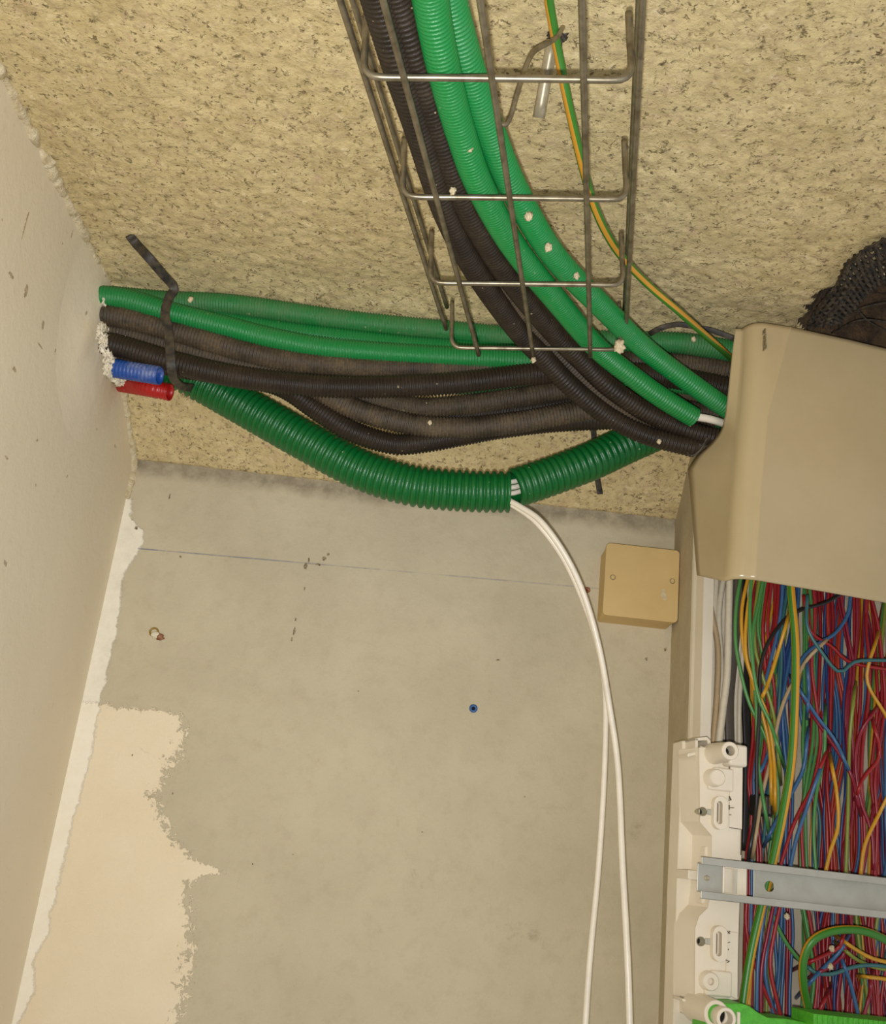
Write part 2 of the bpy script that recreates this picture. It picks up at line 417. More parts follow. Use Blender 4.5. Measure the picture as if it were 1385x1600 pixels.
def curve_node(t, fac, pts):
    c = t.n('ShaderNodeFloatCurve'); cu = c.mapping.curves[0]
    pts = sorted(pts)
    cu.points[0].location = pts[0]; cu.points[1].location = pts[-1]
    for p in pts[1:-1]: cu.points.new(*p)
    for p in cu.points: p.handle_type = 'VECTOR'
    c.mapping.use_clip = False; c.mapping.update(); t.l(fac, c.inputs['Value']); return c.outputs[0]
def wallxz(px, py): p = W(px, py, YW); return p.x, p.z
def back_mat():
    t = NT('smoothed_grey_plaster')
    s = t.n('ShaderNodeSeparateXYZ'); t.l(t.pos(), s.inputs[0]); X, Z = s.outputs[0], s.outputs[2]
    n1 = t.noise(7, 5, 0.6); n2 = t.noise(60, 6, 0.7); n3 = t.noise(400, 3, 0.7)
    col = t.mix(t.ramp(n1, 0.35, 0.65), lin((190, 178, 148)), lin((202, 190, 159)))
    col = t.mix(t.ramp(n2, 0.5, 0.75, 0, 0.35), col, lin((172, 158, 128)))
    col = t.mix(t.ramp(n3, 0.70, 0.76, 0, 0.5), col, lin((146, 130, 102)))
    zmin = wallxz(0, 1700)[1]; zmax = wallxz(200, 780)[1]; xr = 0.30
    zn = t.ramp(Z, zmin, zmax, 0, 1)
    wob = t.math('SUBTRACT', t.noise(75, 6, 0.75), 0.5); wob2 = t.math('SUBTRACT', t.noise(18, 5, 0.7), 0.5)
    wob3 = t.math('SUBTRACT', t.noise(120, 6, 0.8, dist=0.6), 0.5)
    wig = t.math('ADD', t.math('MULTIPLY', wob3, 0.085), t.math('MULTIPLY', wob2, 0.022))
    def cp(lst):
        out = []
        for px, py in lst:
            x, z = wallxz(px, py); out.append(((z - zmin) / (zmax - zmin), (x - XL) / xr))
        return out
    # pinkish skim coat with a torn right edge
    e = curve_node(t, zn, cp([(270, 1700), (275, 1600), (300, 1480), (292, 1400), (300, 1378), (352, 1362), (306, 1343), (262, 1300), (240, 1237), (272, 1190), (283, 1150), (278, 1118), (274, 1100)]))
    xe = t.math('ADD', t.math('MULTIPLY', e, xr), XL)
    zt = wallxz(215, 1108)[1]
    m1 = t.math('MULTIPLY', t.math('LESS_THAN', t.math('ADD', X, wig), xe), t.math('LESS_THAN', t.math('ADD', Z, t.math('MULTIPLY', wig, 0.45)), zt))
    pc = t.mix(t.ramp(n1, 0.3, 0.7), lin((230, 212, 176)), lin((239, 224, 192)))
    col = t.mix(m1, col, pc)
    # whiter filler stripe down the corner
    e2 = curve_node(t, zn, cp([(5, 1700), (27, 1600), (56, 1547), (52, 1505), (76, 1457), (79, 1430), (95, 1370), (114, 1281), (138, 1200), (156, 1100), (180, 1000), (188, 950), (192, 900), (224, 850), (224, 830), (206, 812), (205, 790)]))
    xe2 = t.math('ADD', t.math('MULTIPLY', e2, xr), XL)
    d2 = t.math('SUBTRACT', xe2, t.math('ADD', X, t.math('MULTIPLY', wob, 0.016)))
    m2 = t.math('MULTIPLY', t.ramp(d2, -0.0012, 0.0012, 0, 1), t.math('LESS_THAN', t.math('ADD', Z, t.math('MULTIPLY', wob, 0.05)), zmax))
    col = t.mix(t.math('MULTIPLY', m2, t.ramp(n2, 0.2, 0.75, 1, 0.62)), col, lin((250, 242, 220)))
    # blue snap line
    (xa, za), (xb, zb) = wallxz(215, 857), wallxz(940, 920)
    sl = (zb - za) / (xb - xa)
    dz = t.math('ABSOLUTE', t.math('SUBTRACT', Z, t.math('ADD', t.math('MULTIPLY', t.math('SUBTRACT', X, xa), sl), za)))
    ml = t.math('MULTIPLY', t.ramp(dz, 0.0003, 0.0011, 0.75, 0), t.math('MULTIPLY', t.math('GREATER_THAN', X, xa), t.math('LESS_THAN', X, xb)))
    ml = t.math('MULTIPLY', ml, t.ramp(t.noise(34, 4, 0.7), 0.36, 0.6, 0.1, 1))
    ml = t.math('MULTIPLY', ml, t.ramp(X, xa, xb, 1.0, 0.4))
    col = t.mix(ml, col, lin((96, 104, 132)))
    # painted groove shade and grey mortar under the rough lip, and rougher pour above it
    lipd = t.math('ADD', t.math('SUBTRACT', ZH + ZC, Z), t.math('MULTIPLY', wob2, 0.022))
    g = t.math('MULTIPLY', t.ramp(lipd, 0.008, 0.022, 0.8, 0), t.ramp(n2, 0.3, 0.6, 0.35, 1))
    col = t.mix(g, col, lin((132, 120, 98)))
    # scuffs
    sc = t.math('MULTIPLY', t.ramp(t.noise(12, 6, 0.8, dist=1.4), 0.63, 0.70, 0, 0.35), t.ramp(n2, 0.45, 0.6, 0, 1))
    col = t.mix(sc, col, lin((150, 134, 104)))
    nr = t.bump(n2, 0.0012, prev=t.bump(t.math('ADD', m1, m2), 0.0008))
    return t.done(col, 0.85, nr, spec=0.25)
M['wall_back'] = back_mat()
def left_mat():
    t = NT('smooth_beige_plaster')
    n1 = t.noise(5, 4, 0.5); n2 = t.noise(90, 5, 0.7)
    col = t.mix(t.ramp(n1, 0.3, 0.7), lin((230, 216, 186)), lin((237, 224, 195)))
    col = t.mix(t.ramp(n2, 0.6, 0.8, 0, 0.3), col, lin((186, 170, 138)))
    sp = t.ramp(t.noise(46, 3, 0.5), 0.735, 0.75, 0, 0.6)
    col = t.mix(sp, col, lin((140, 118, 84)))
    return t.done(col, 0.7, t.bump(n2, 0.0006), spec=0.3)
M['wall_left'] = left_mat()
M['pier'] = plain('grey_pier_plaster', (190, 177, 146), 0.85, (172, 158, 126), 30, 0.7, bump=0.0008)
M['lip'] = plain('broken_plaster_lip', (226, 210, 172), 0.9, (188, 168, 124), 130, 0.9, bump=0.0015)
M['filler'] = plain('white_filler', (240, 230, 204), 0.9, (206, 190, 154), 110, 0.7, bump=0.0015)

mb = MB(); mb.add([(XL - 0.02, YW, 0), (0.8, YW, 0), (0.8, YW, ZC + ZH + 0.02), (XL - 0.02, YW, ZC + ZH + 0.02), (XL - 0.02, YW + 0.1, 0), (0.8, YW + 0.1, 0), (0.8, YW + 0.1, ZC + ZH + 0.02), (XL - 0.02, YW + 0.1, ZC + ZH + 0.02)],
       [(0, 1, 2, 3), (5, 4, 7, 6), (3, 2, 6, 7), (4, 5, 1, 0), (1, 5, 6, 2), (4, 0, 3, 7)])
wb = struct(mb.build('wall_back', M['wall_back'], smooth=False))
mb = MB(); boxn(mb, XL - 0.08, XL, 0, ZC + ZCEIL + 0.05, -1.0, YW + 0.1, lambda u, h, n: Vector((u, n, h)))
wl = struct(mb.build('wall_left', M['wall_left'], smooth=False, auto=30))
mb = MB(); boxn(mb, XL - 0.08, 0.9, -1.0, YW + 0.1, -0.05, 0, lambda u, h, n: Vector((u, h, n)))
struct(mb.build('floor', plain('grey_floor_screed', (120, 112, 96), 0.9, None, 10, 0.6), smooth=False, auto=30))
# the pier the electrical panel hangs on
ca = W(1048, 1100, YW); cb = PN(1077, 1100, 0.028)
mb = MB(); far = PU(0.62, 0, -0.002); e1 = PU(UH(1091, 1100, 0.028)[0], 0, 0.028); e2_ = PU(UH(1091, 1100, 0.028)[0], 0, -0.002)
pts = [(ca.x, YW + 0.02), (cb.x, cb.y), (e1.x, e1.y), (e2_.x, e2_.y), (far.x, far.y), (far.x, YW + 0.15)]; NPp = len(pts)
mb.add([(x, y, 0) for x, y in pts] + [(x, y, ZC + ZCEIL + 0.02) for x, y in pts], [(k, (k + 1) % NPp, (k + 1) % NPp + NPp, k + NPp) for k in range(NPp)] + [tuple(range(NPp, 2 * NPp)), tuple(range(NPp))[::-1]])
struct(mb.build('wall_right', M['pier'], smooth=False, auto=30))

# crumbling plaster lip where the left wall meets the rough ceiling
random.seed(4)
def lip_mesh(pts, r, sd, sq=1.0):
    path, L = smooth_path(pts, 0.003); mb = MB()
    rad = [max(0.0008, r * (1 + 0.9 * noise.noise((p.y * 70, p.z * 70, sd)) + 0.5 * noise.noise((p.y * 260, p.z * 260, sd)))) for p in path]
    path = [p + Vector((0.0, noise.noise((p.y * 120, p.z * 90, sd + 3)), noise.noise((p.y * 90, p.z * 120, sd + 9)))) * 0.003 for p in path]
    sweep(mb, path, rad, 10); return mb
zz = ZC
pts = [(XL, y, zz + ZCEIL - 0.001) for y in (0.45, 0.5, 0.6, 0.7, 0.8)] + [(XL, YH, zz + ZCEIL - 0.008), (XL, 0.90, zz + 0.480), (XL, 0.93, zz + 0.466)]
struct(lip_mesh([Vector(p) for p in pts], 0.0045, 1).build('trim_1', M['lip']))
pts = [(XL, 0.93, zz + 0.462), (XL, 1.0, zz + 0.428), (XL, 1.05, zz + 0.40), (XL, YW, zz + 0.38), (XL, YW, zz + 0.34)]
struct(lip_mesh([Vector(p) for p in pts], 0.0045, 5).build('trim_2', M['lip']))
# white filler squeezed out around the hole in the left wall
def blob(name, c, rx, ry, rz, mat, sd, sub=3, amp=0.35, fr=60, parent=None):
    bm = bmesh.new(); bmesh.ops.create_icosphere(bm, subdivisions=sub, radius=1)
    for v in bm.verts:
        d = 1 + amp * noise.fractal(v.co * fr / 30 + Vector((sd, sd * 2, 0)), 0.8, 2, 3)
        v.co = Vector((v.co.x * rx * d, v.co.y * ry * d, v.co.z * rz * d)) + c
    me = bpy.data.meshes.new(name); bm.to_mesh(me); bm.free()
    return link(name, me, mat)
def onleft(px, py, off=0.0):
    d = ray(px, py); p = d * ((XL + off) / d.x); return Vector((p.x, p.y, p.z + ZC))
bc = onleft(150, 525); vs = []; NB_ = 60
for j in range(NB_ + 1):
    for i in range(NB_ + 1):
        yy = bc.y - 0.14 + 0.28 * i / NB_; z_ = bc.z - 0.16 + 0.28 * j / NB_
        d = ((yy - bc.y) / 0.058) ** 2 + ((z_ - bc.z) / 0.066) ** 2
        vs.append((XL - 0.0012 + 0.0150 * math.exp(-d) * (1 + 0.06 * noise.noise((yy * 70, z_ * 70, 1))), yy, z_))
mb = MB(); mb.add(vs, [(j * (NB_ + 1) + i, j * (NB_ + 1) + i + 1, (j + 1) * (NB_ + 1) + i + 1, (j + 1) * (NB_ + 1) + i) for j in range(NB_) for i in range(NB_)])
struct(mb.build('trim_3', M['wall_left']))
root = empty('wall_filler', 'white filler squeezed out around the conduits where they enter the left wall', 'plaster', onleft(172, 540, 0.012))
for i, (px, py, a, b, c) in enumerate([(168, 470, .003, .010, .010), (169, 492, .004, .009, .009), (168, 512, .004, .010, .012), (172, 532, .007, .008, .009), (178, 548, .009, .007, .007), (172, 556, .005, .008, .010), (186, 562, .006, .006, .005), (186, 592, .008, .010, .005)]):
    adopt(root, blob('filler_lump', onleft(px, py, 0.0125), a, b, c, M['filler'], i * 3.1, 4, 0.75, 110))
for px, py, y, a in ((163, 536, .842, .008), (171, 556, .85, .008), (172, 574, .85, .0085), (160, 520, .85, .008)):
    adopt(root, blob('filler_lump', W(px, py, y), a * .55, a, a, M['filler'], px * .37 + py, 4, 0.7, 110))

# marks left on the smooth back wall: chips, scratches
M['chip_pale'] = plain('pale_chip', (158, 140, 106), 0.9, (226, 210, 176), 400, 0.8)
M['chip'] = plain('exposed_chip', (120, 102, 72), 0.95, (210, 194, 156), 500, 0.8, bump=0.001)
def jag(px, py, w, h, sd, n=12):
    c = W(px, py, YW); out = []
    for i in range(n):
        a = 2 * math.pi * i / n; q = 0.55 + 0.75 * (noise.noise((math.cos(a) * 2, math.sin(a) * 2, sd)) + 0.5)
        out.append((c.x + w * q * math.cos(a), c.z + h * q * math.sin(a)))
    return out
mb = MB()
for i, (px, py, w, h) in enumerate([(478, 884, .0022, .004), (483, 876, .0012, .003), (497, 882, .0035, .0015), (507, 873, .0022, .0028), (513, 866, .0014, .0018), (460, 986, .0013, .004),
        (456, 999, .0012, .0025), (462, 968, .0008, .002), (476, 920, .0008, .002), (778, 1031, .0022, .001), (213, 825, .0016, .002), (193, 780, .0018, .0016), (282, 870, .0014, .0012),
        (265, 776, .0008, .0035), (270, 1240, .0008, .0012), (207, 1180, .001, .001), (660, 1300, .0007, .0007), (560, 1080, .0006, .0006), (820, 1245, .0007, .0007), (458, 1335, .0006, .0006),
        (395, 1350, .0006, .0008), (1040, 1015, .0016, .0022), (1010, 1030, .0018, .002)]):
    plate(mb, jag(px, py, w, h, i * 1.7), [], lambda u, h_, n: Vector((u, YW - n, h_)), -0.001, 0.0004)
o = struct(mb.build('chips', M['chip'], smooth=False)); adopt(wb, o)
mb = MB()
for i, (px, py, w, h) in enumerate([(112, 365, .0013, .004), (97, 380, .001, .001), (38, 355, .0012, .012), (17, 430, .005, .002), (40, 455, .003, .007), (22, 577, .004, .0018), (86, 548, .0012, .002), (10, 715, .004, .001), (62, 540, .007, .0006)]):
    c = onleft(px, py); out = []
    for k in range(12):
        a = 2 * math.pi * k / 12; q = 0.55 + 0.75 * (noise.noise((math.cos(a) * 2, math.sin(a) * 2, i * 2.3)) + 0.5); out.append((c.y + w * q * math.cos(a), c.z + h * q * math.sin(a)))
    plate(mb, out, [], lambda u, h_, n: Vector((XL + n, u, h_)), -0.001, 0.0004)
o = struct(mb.build('chips', M['chip_pale'], smooth=False)); adopt(wl, o)

# ================================================================== CABLE TRAY
Lp = [(706, 542), (674, 440), (630, 311), (567, 133)]; Rp = [(969, 548), (979, 443), (984, 303), (989, 113)]
dp = [0.845, 0.741, 0.637, 0.533]
Lw = [WD(*p, d) for p, d in zip(Lp, dp)]; Rw = [WD(*p, d) for p, d in zip(Rp, dp)]
def fit(ps):
    m = sum(ps, Vector()) / 4; v = Vector()
    for i, p in enumerate(ps): v += (i - 1.5) * (p - m)
    return m, v / 5.0
mL, vL = fit(Lw); mR, vR = fit(Rw)
Vt = (vL + vR) / 2; L0 = mL - Vt * 1.5; R0 = mR - Vt * 1.5
L0 = (L0 + Lw[0] * 2) / 3; R0 = (R0 + Rw[0] * 2) / 3
Ax = (R0 - L0); Tu = Ax.normalized().cross(Vt.normalized()); Tu = Tu if Tu.z > 0 else -Tu
rw = 0.0019; HT = 0.043
tray = empty('wire_cable_tray', 'galvanised wire mesh cable tray hanging below the ceiling', 'cable tray', L0.lerp(R0, 0.5))
def tp(a, t, h): return L0 + Ax * a + Vt * t + Tu * h
for i in range(7):
    pts = []
    ins = 0.035; c = 0.008 / Ax.length
    pts += [tp(0.0, i, HT), tp(0.0, i, HT * 0.6), tp(0.0, i, 0.008), tp(c * 0.3, i, 0.0024), tp(c, i, 0.0)]
    pts += [tp(0.25, i, 0), tp(0.5, i, 0), tp(0.75, i, 0)]
    pts += [tp(1 - c, i, 0.0), tp(1 - c * 0.3, i, 0.0024), tp(1, i, 0.008), tp(1, i, HT * 0.6), tp(1, i, HT)]
    tube('cross_wire', pts, rw * (1.05 if i else 0.9), M['steel'], 10, 0.003, tray)
rl = rw * 0.98
for nm, a, h, t0 in (('bottom_wire', 0.155, -rw * 1.8, -0.06), ('bottom_wire', 0.48, -rw * 1.8, -0.06), ('bottom_wire', 0.82, -rw * 1.8, -0.06),
                 ('side_wire', -0.036, HT * 0.42, -0.02), ('side_wire', 1.036, HT * 0.42, -0.02), ('top_wire', -0.036, HT * 0.93, -0.05), ('top_wire', 1.036, HT * 0.93, -0.05)):
    tube(nm, [tp(a, t0, h), tp(a, 2, h), tp(a, 4, h), tp(a, 6.3, h)], rl, M['steel'], 10, 0.02, tray)

# bent hanger hook and steel peg above the tray
hk = [WZ(880, 42, ZCEIL), WD(868, 60, 0.62), WD(838, 78, 0.61), WD(826, 95, 0.605), WD(810, 140, 0.60), WD(798, 182, 0.598), WD(788, 196, 0.597), WD(774, 184, 0.596), WD(768, 160, 0.60), WD(772, 135, 0.605)]
tag(tube('wire_hook', hk, 0.0016, M['steel'], 10, 0.003), 'bent dark wire hook behind the mesh tray, curling under a tray wire', 'hook')
b = WZ(864, 62, ZCEIL - 0.004); c2 = WD(842, 184, 0.665)
tag(tube('steel_peg', [b, c2], 0.0040, plain('pale_peg_metal', (176, 164, 134), 0.4, (120, 108, 84), 120, 0.6, 0.3), 14, 0.01), 'short pale metal peg sticking down from the ceiling beside the wire hook', 'peg')
bl = blob('expansion_plug', WZ(870, 56, ZCEIL), 0.0055, 0.005, 0.005, M['strap'], 2, 4, 0.7, 90)
tag(bl, 'dark lumpy anchor plug in the ceiling above the pale metal peg', 'wall plug')

# ================================================================== CONDUITS
def up_tray(px_y, extra): # depth just above the tray bottom for a given picture row
    xs = [(-60, 0.452), (0, 0.478), (133, 0.533), (311, 0.637), (440, 0.741), (542, 0.846), (600, 0.874), (650, 0.897), (720, 0.905)]
    for (a, da), (b_, db) in zip(xs, xs[1:]):
        if px_y <= b_: return da + (db - da) * (px_y - a) / (b_ - a) + extra
    return xs[-1][1] + extra
def tray_path(l, e): return [WD(px, py, up_tray(py, ex if isinstance(ex, float) else e)) for px, py, *q in l for ex in [q[0] if q else e]]
GC = 0.0106
gT = 'corrugated conduits leaving the cable tray'
tag(conduit('corrugated_conduit', tray_path([(668, -60), (673, 0), (692, 100), (718, 200), (750, 290), (803, 385), (872, 472), (935, 545), (1000, 597), (1040, 625), (1084, 652)], 0.020), 0.0093, M['tray_green'], open_end=True),
    'light green corrugated conduit in the tray, cut off just before the beige cover', 'conduit', gT)
tag(conduit('corrugated_conduit', tray_path([(690, -60), (702, 0), (730, 100), (764, 200), (806, 300), (866, 400), (940, 478), (1005, 542), (1070, 592), (1130, 634), (1175, 662)], 0.034), 0.0093, M['green']),
    'right-hand green corrugated conduit in the tray, running whole into the beige cover', 'conduit', gT)
tag(conduit('corrugated_conduit', tray_path([(572, -60), (592, 0), (622, 100), (655, 200), (697, 330), (745, 425), (806, 512), (852, 562), (895, 606), (950, 650), (1010, 680), (1086, 700)], 0.022), 0.0091, M['black'], pitch=0.0034, depth=0.0017, open_end=True),
    'outermost black corrugated conduit in the tray, its open end at the cover notch', 'conduit', gT)
tag(conduit('corrugated_conduit', tray_path([(604, -60), (622, 0), (652, 100), (684, 200), (728, 320), (790, 425), (862, 515), (908, 562), (950, 603), (1012, 645), (1075, 672), (1140, 690)], 0.026), 0.0091, M['black'], pitch=0.0034, depth=0.0017),
    'black corrugated conduit in the tray, lying against the light green conduit', 'conduit', gT)
tag(conduit('corrugated_conduit', tray_path([(590, -60), (607, 0), (637, 100), (668, 200), (712, 325), (768, 425), (834, 513), (884, 565), (930, 610), (985, 655), (1050, 685), (1110, 696)], 0.043), 0.0091, M['dusty_black'], pitch=0.0034, depth=0.0017),
    'black corrugated conduit in the tray, tucked behind the two other black ones', 'conduit', gT)
tag(tube('white_cable', [WD(1066, 640, 0.918), WD(1085, 650, 0.918), WD(1110, 655, 0.92), WD(1135, 663, 0.93), WD(1160, 675, 0.95)], 0.0036, M['white_cable'], 12), 'short white cable leaving the cut light green conduit into the cover', 'cable')

gB = 'corrugated conduits bundled along the ceiling corner'
def run(l, y, r=GC): return [WS(px, py, (q[0] if q else y), r) for px, py, *q in l]
def bundle(l, y, mat, label, r=GC, **k): return tag(conduit('corrugated_conduit', run(l, y, r), r, M[mat], **k), label, 'conduit', gB)
bk = dict(pitch=0.0032, depth=0.0017)
bundle([(150, 462), (200, 466), (270, 472), (330, 474), (400, 481), (550, 502), (700, 517), (850, 530), (1000, 534), (1080, 538), (1200, 560)], 0.885, 'dusty_green', 'topmost dusty green conduit of the horizontal bundle, against the ceiling')
bundle([(150, 462), (200, 469), (271, 490), (350, 510), (420, 528), (500, 543), (600, 552), (700, 558), (820, 564), (920, 575), (1000, 590), (1180, 612)], 0.862, 'green', 'green conduit of the horizontal bundle dipping in front below the topmost one')
bundle([(300, 495), (437, 517), (540, 530), (640, 541), (760, 549), (860, 556), (1000, 562), (1180, 590)], 0.885, 'green', 'green conduit squeezed between the upper two green ones of the horizontal bundle')
bundle([(300, 530), (400, 560), (500, 580), (620, 592), (760, 603), (880, 606), (1000, 600), (1180, 606)], 0.915, 'dusty_green', 'green conduit almost hidden behind the black ones of the horizontal bundle')
bundle([(150, 490), (200, 498), (270, 516), (370, 545), (450, 563), (560, 573), (700, 575), (830, 572), (950, 566), (1060, 568), (1180, 586)], 0.868, 'dusty_black', 'uppermost black conduit of the horizontal bundle, just under the green ones', **bk)
bundle([(160, 535), (200, 545), (270, 566), (350, 585), (430, 597), (520, 604), (620, 604), (720, 598), (820, 586), (920, 580), (1050, 590), (1180, 616)], 0.848, 'black', 'front black conduit of the horizontal bundle, crossing over the sagging ones', **bk)
bundle([(150, 512), (200, 522), (270, 540), (340, 560), (420, 580), (480, 600), (552, 638), (627, 660), (703, 669), (804, 661), (905, 643), (1000, 632), (1120, 650)], 0.885, 'dusty_black', 'black conduit sagging in the middle with its lower edge free', **bk)
bundle([(150, 545), (200, 552), (270, 572), (370, 588), (440, 604), (501, 644), (551, 674), (612, 693), (662, 691), (728, 679), (790, 668), (880, 658), (1000, 655), (1110, 668)], 0.895, 'black', 'lowest sagging black conduit just above the wide green one', **bk)
bundle([(260, 548), (350, 566), (450, 590), (520, 608), (600, 628), (678, 637), (804, 622), (890, 608), (1000, 600), (1150, 630)], 0.905, 'dusty_black', 'dusty grey black conduit topmost of the sagging ones, thick with dust', **bk)
bundle([(260, 556), (400, 585), (500, 612), (590, 640), (678, 652), (804, 641), (905, 628), (1000, 618), (1150, 645)], 0.915, 'black', 'black conduit wedged behind the two dusty sagging ones', **bk)
bundle([(150, 505), (200, 512), (270, 528), (350, 548), (430, 572), (520, 586), (620, 590), (720, 588), (830, 580), (950, 576), (1180, 605)], 0.895, 'black', 'black conduit between the front and the uppermost black ones, mostly hidden', **bk)
bundle([(150, 548), (190, 550), (240, 554), (300, 560)], 0.90, 'dusty_black', 'short black conduit stub end low in the bundle at the left wall', **bk)
# wide green conduit, broken in the middle
BR = 0.0200
gW = 'wide dark green conduit pieces'
big = [W(195, 560, 0.92), W(262, 572, 0.925), W(320, 600, 0.935), W(400, 645, 0.935), W(480, 690, 0.93), W(560, 732, 0.925), W(640, 758, 0.92), W(720, 767, 0.92), W(796, 769, 0.92)]
tag(conduit('wide_conduit', big, BR, M['dark_green'], pitch=0.0068, depth=0.0030, segs=30, open_end=True, square=True), 'wide dark green corrugated conduit sagging from the left wall to the break', 'conduit', gW)
big2 = [W(803, 763, 0.925), W(850, 748, 0.93), W(920, 722, 0.935), W(990, 690, 0.945), W(1060, 662, 0.95), W(1130, 650, 0.955)]
tag(conduit('wide_conduit', big2, BR * 0.97, M['dark_green'], pitch=0.0068, depth=0.0026, segs=30, open_start=True, square=True), 'wide dark green corrugated conduit rising from the break to the beige cover', 'conduit', gW)
# white cables inside the break and hanging down
gC = 'white cables hanging from the broken conduit'
cA = [W(770, 772, 0.92), W(790, 785, 0.915), W(806, 792, 0.91), W(840, 818, 0.905), W(878, 868, 0.91), W(908, 930, 0.92), W(932, 1000, 0.93), W(946, 1080, 0.935), W(945, 1200, 0.935), W(936, 1350, 0.93), W(922, 1500, 0.92), W(914, 1620, 0.91), W(908, 1750, 0.90), W(900, 2400, 0.86)]
cB = [W(770, 765, 0.925), W(792, 780, 0.912), W(812, 791, 0.905), W(846, 815, 0.897), W(884, 868, 0.90), W(913, 930, 0.91), W(936, 1010, 0.92), W(952, 1100, 0.922), W(966, 1200, 0.922), W(973, 1350, 0.915), W(981, 1500, 0.905), W(985, 1620, 0.90), W(990, 1750, 0.89), W(1000, 2400, 0.85)]
tag(tube('white_cable', cA, 0.0026, M['white_cable'], 12), 'thin white hanging cable that ends up left of the other', 'cable', gC)
tag(tube('white_cable', cB, 0.0028, M['white_cable'], 12), 'thin white hanging cable that ends up right of the other', 'cable', gC)
for i, (dy, nm) in enumerate(((-12, 'upper'), (-3, 'middle'), (6, 'lower'))):
    tag(tube('white_cable', [W(775, 764 + dy, 0.922 + i * 0.002), W(800, 765 + dy, 0.922 + i * 0.002), W(830, 756 + dy, 0.928)], 0.0024, M['white_cable'], 10), nm + ' of the white cables showing through the gap in the wide green conduit', 'cable', 'white cables in the gap')
# blue and red stubs at the left wall
tag(conduit('blue_conduit_stub', [W(172, 574, 0.855), W(200, 579, 0.85), W(250, 587, 0.845)], 0.0088, M['blue_c'], pitch=0.0036, depth=0.0012, open_end=True), 'blue corrugated conduit stub sticking out of the left wall', 'conduit')
tag(conduit('red_conduit_stub', [onleft(180, 598, -0.01), W(225, 605, 0.925), W(266, 613, 0.92)], 0.0088, M['red_c'], pitch=0.0036, depth=0.0009, open_end=True), 'red corrugated conduit stub sticking out under the blue one', 'conduit')
# straps
pts = [WZ(203, 368, ZCEIL - 0.002), WZ(212, 380, ZCEIL - 0.004), W(232, 402, 0.80), W(254, 428, 0.82), W(272, 450, 0.838), W(264, 466, 0.836), W(258, 490, 0.832), W(264, 520, 0.830), W(266, 550, 0.826), W(268, 575, 0.828), W(272, 592, 0.85), W(284, 603, 0.885), W(300, 606, 0.91)]
tag(strap('black_strap', pts, 0.0085, 0.0022, Vector((0.15, -0.85, -0.5)), M['strap']), 'dirty black strap nailed to the ceiling and wrapped round the bundle at the left', 'strap')
pts = [W(926, 640, 0.975), W(929, 690, 0.98), W(932, 735, 0.985), W(938, 772, 0.985)]
tag(strap('black_strap', pts, 0.0062, 0.0016, Vector((0.2, -1, 0)), M['strap']), 'straight black strap tail hanging behind the wide green conduit', 'strap')
pts = [WS(1015, 522, 0.84, 0.001), WS(1035, 512, 0.83, 0.001), WS(1062, 507, 0.83, 0.001), WS(1090, 512, 0.83, 0.001), WS(1115, 517, 0.83, 0.001), WS(1150, 530, 0.83, 0.001)]
tag(strap('black_strap', pts, 0.005, 0.0018, Vector((0, -0.7, -0.7)), M['strap']), 'black strap looped along the ceiling above the bundle near the cover', 'strap')
pts = [WD(1074, 706, 0.905), WD(1080, 712, 0.90), WD(1092, 706, 0.898), WD(1100, 694, 0.898), WD(1105, 684, 0.90)]
tag(tube('thin_black_tie', pts, 0.0009, M['strap'], 8, 0.002), 'thin black tie curling at the open end of the black conduit', 'cable tie')

# ground wires
pts = [WD(852, -60, 0.60), WD(858, 0, 0.62), WD(872, 80, 0.64), WD(890, 170, 0.66), WD(912, 265, 0.69), WD(934, 335, 0.72), WD(965, 392, 0.76), WD(1010, 442, 0.80), WD(1060, 486, 0.83), WD(1105, 526, 0.88), WD(1145, 562, 0.95), WD(1168, 590, 1.0)]
tag(tube('ground_wire', pts, 0.0030, M['gyc'], 16, 0.004), 'green and yellow ground wire running behind the tray down to the cover', 'wire')

# ================================================================== JUNCTION BOX
def BX(u, h, n): return Vector((u, YW - n, h))
c0 = W(944, 852, YW - 0.038); 
q = [(945, 850), (1061, 858), (1061, 968), (945, 966)]
pc = [W(px, py, YW - 0.040) for px, py in q]
u0 = (pc[0].x + pc[3].x) / 2; u1 = (pc[1].x + pc[2].x) / 2 ; h1 = (pc[0].z + pc[1].z) / 2; h0 = (pc[2].z + pc[3].z) / 2
jb = empty('junction_box', 'square cream junction box screwed to the wall beside the pier', 'junction box', (u0, YW, h0))
def rr(u0, u1, h0, h1, r, n=6):
    o = []
    for cx, cy, a0 in ((u1 - r, h1 - r, 0), (u0 + r, h1 - r, 90), (u0 + r, h0 + r, 180), (u1 - r, h0 + r, 270)):
        for i in range(n + 1): a = math.radians(a0 + 90 * i / n); o.append((cx + r * math.cos(a), cy + r * math.sin(a)))
    return o
mb = MB(); plate(mb, rr(u0 + 0.0012, u1 - 0.0012, h0 + 0.0012, h1 - 0.0012, 0.003), [], BX, 0.0, 0.034); mb.build('body', M['box'], jb, bevel=0.0006, auto=35)
mb = MB(); plate(mb, rr(u0, u1, h0, h1, 0.0045), [], BX, 0.0335, 0.040); mb.build('lid', M['box'], jb, bevel=0.0012, seg=3, auto=35)
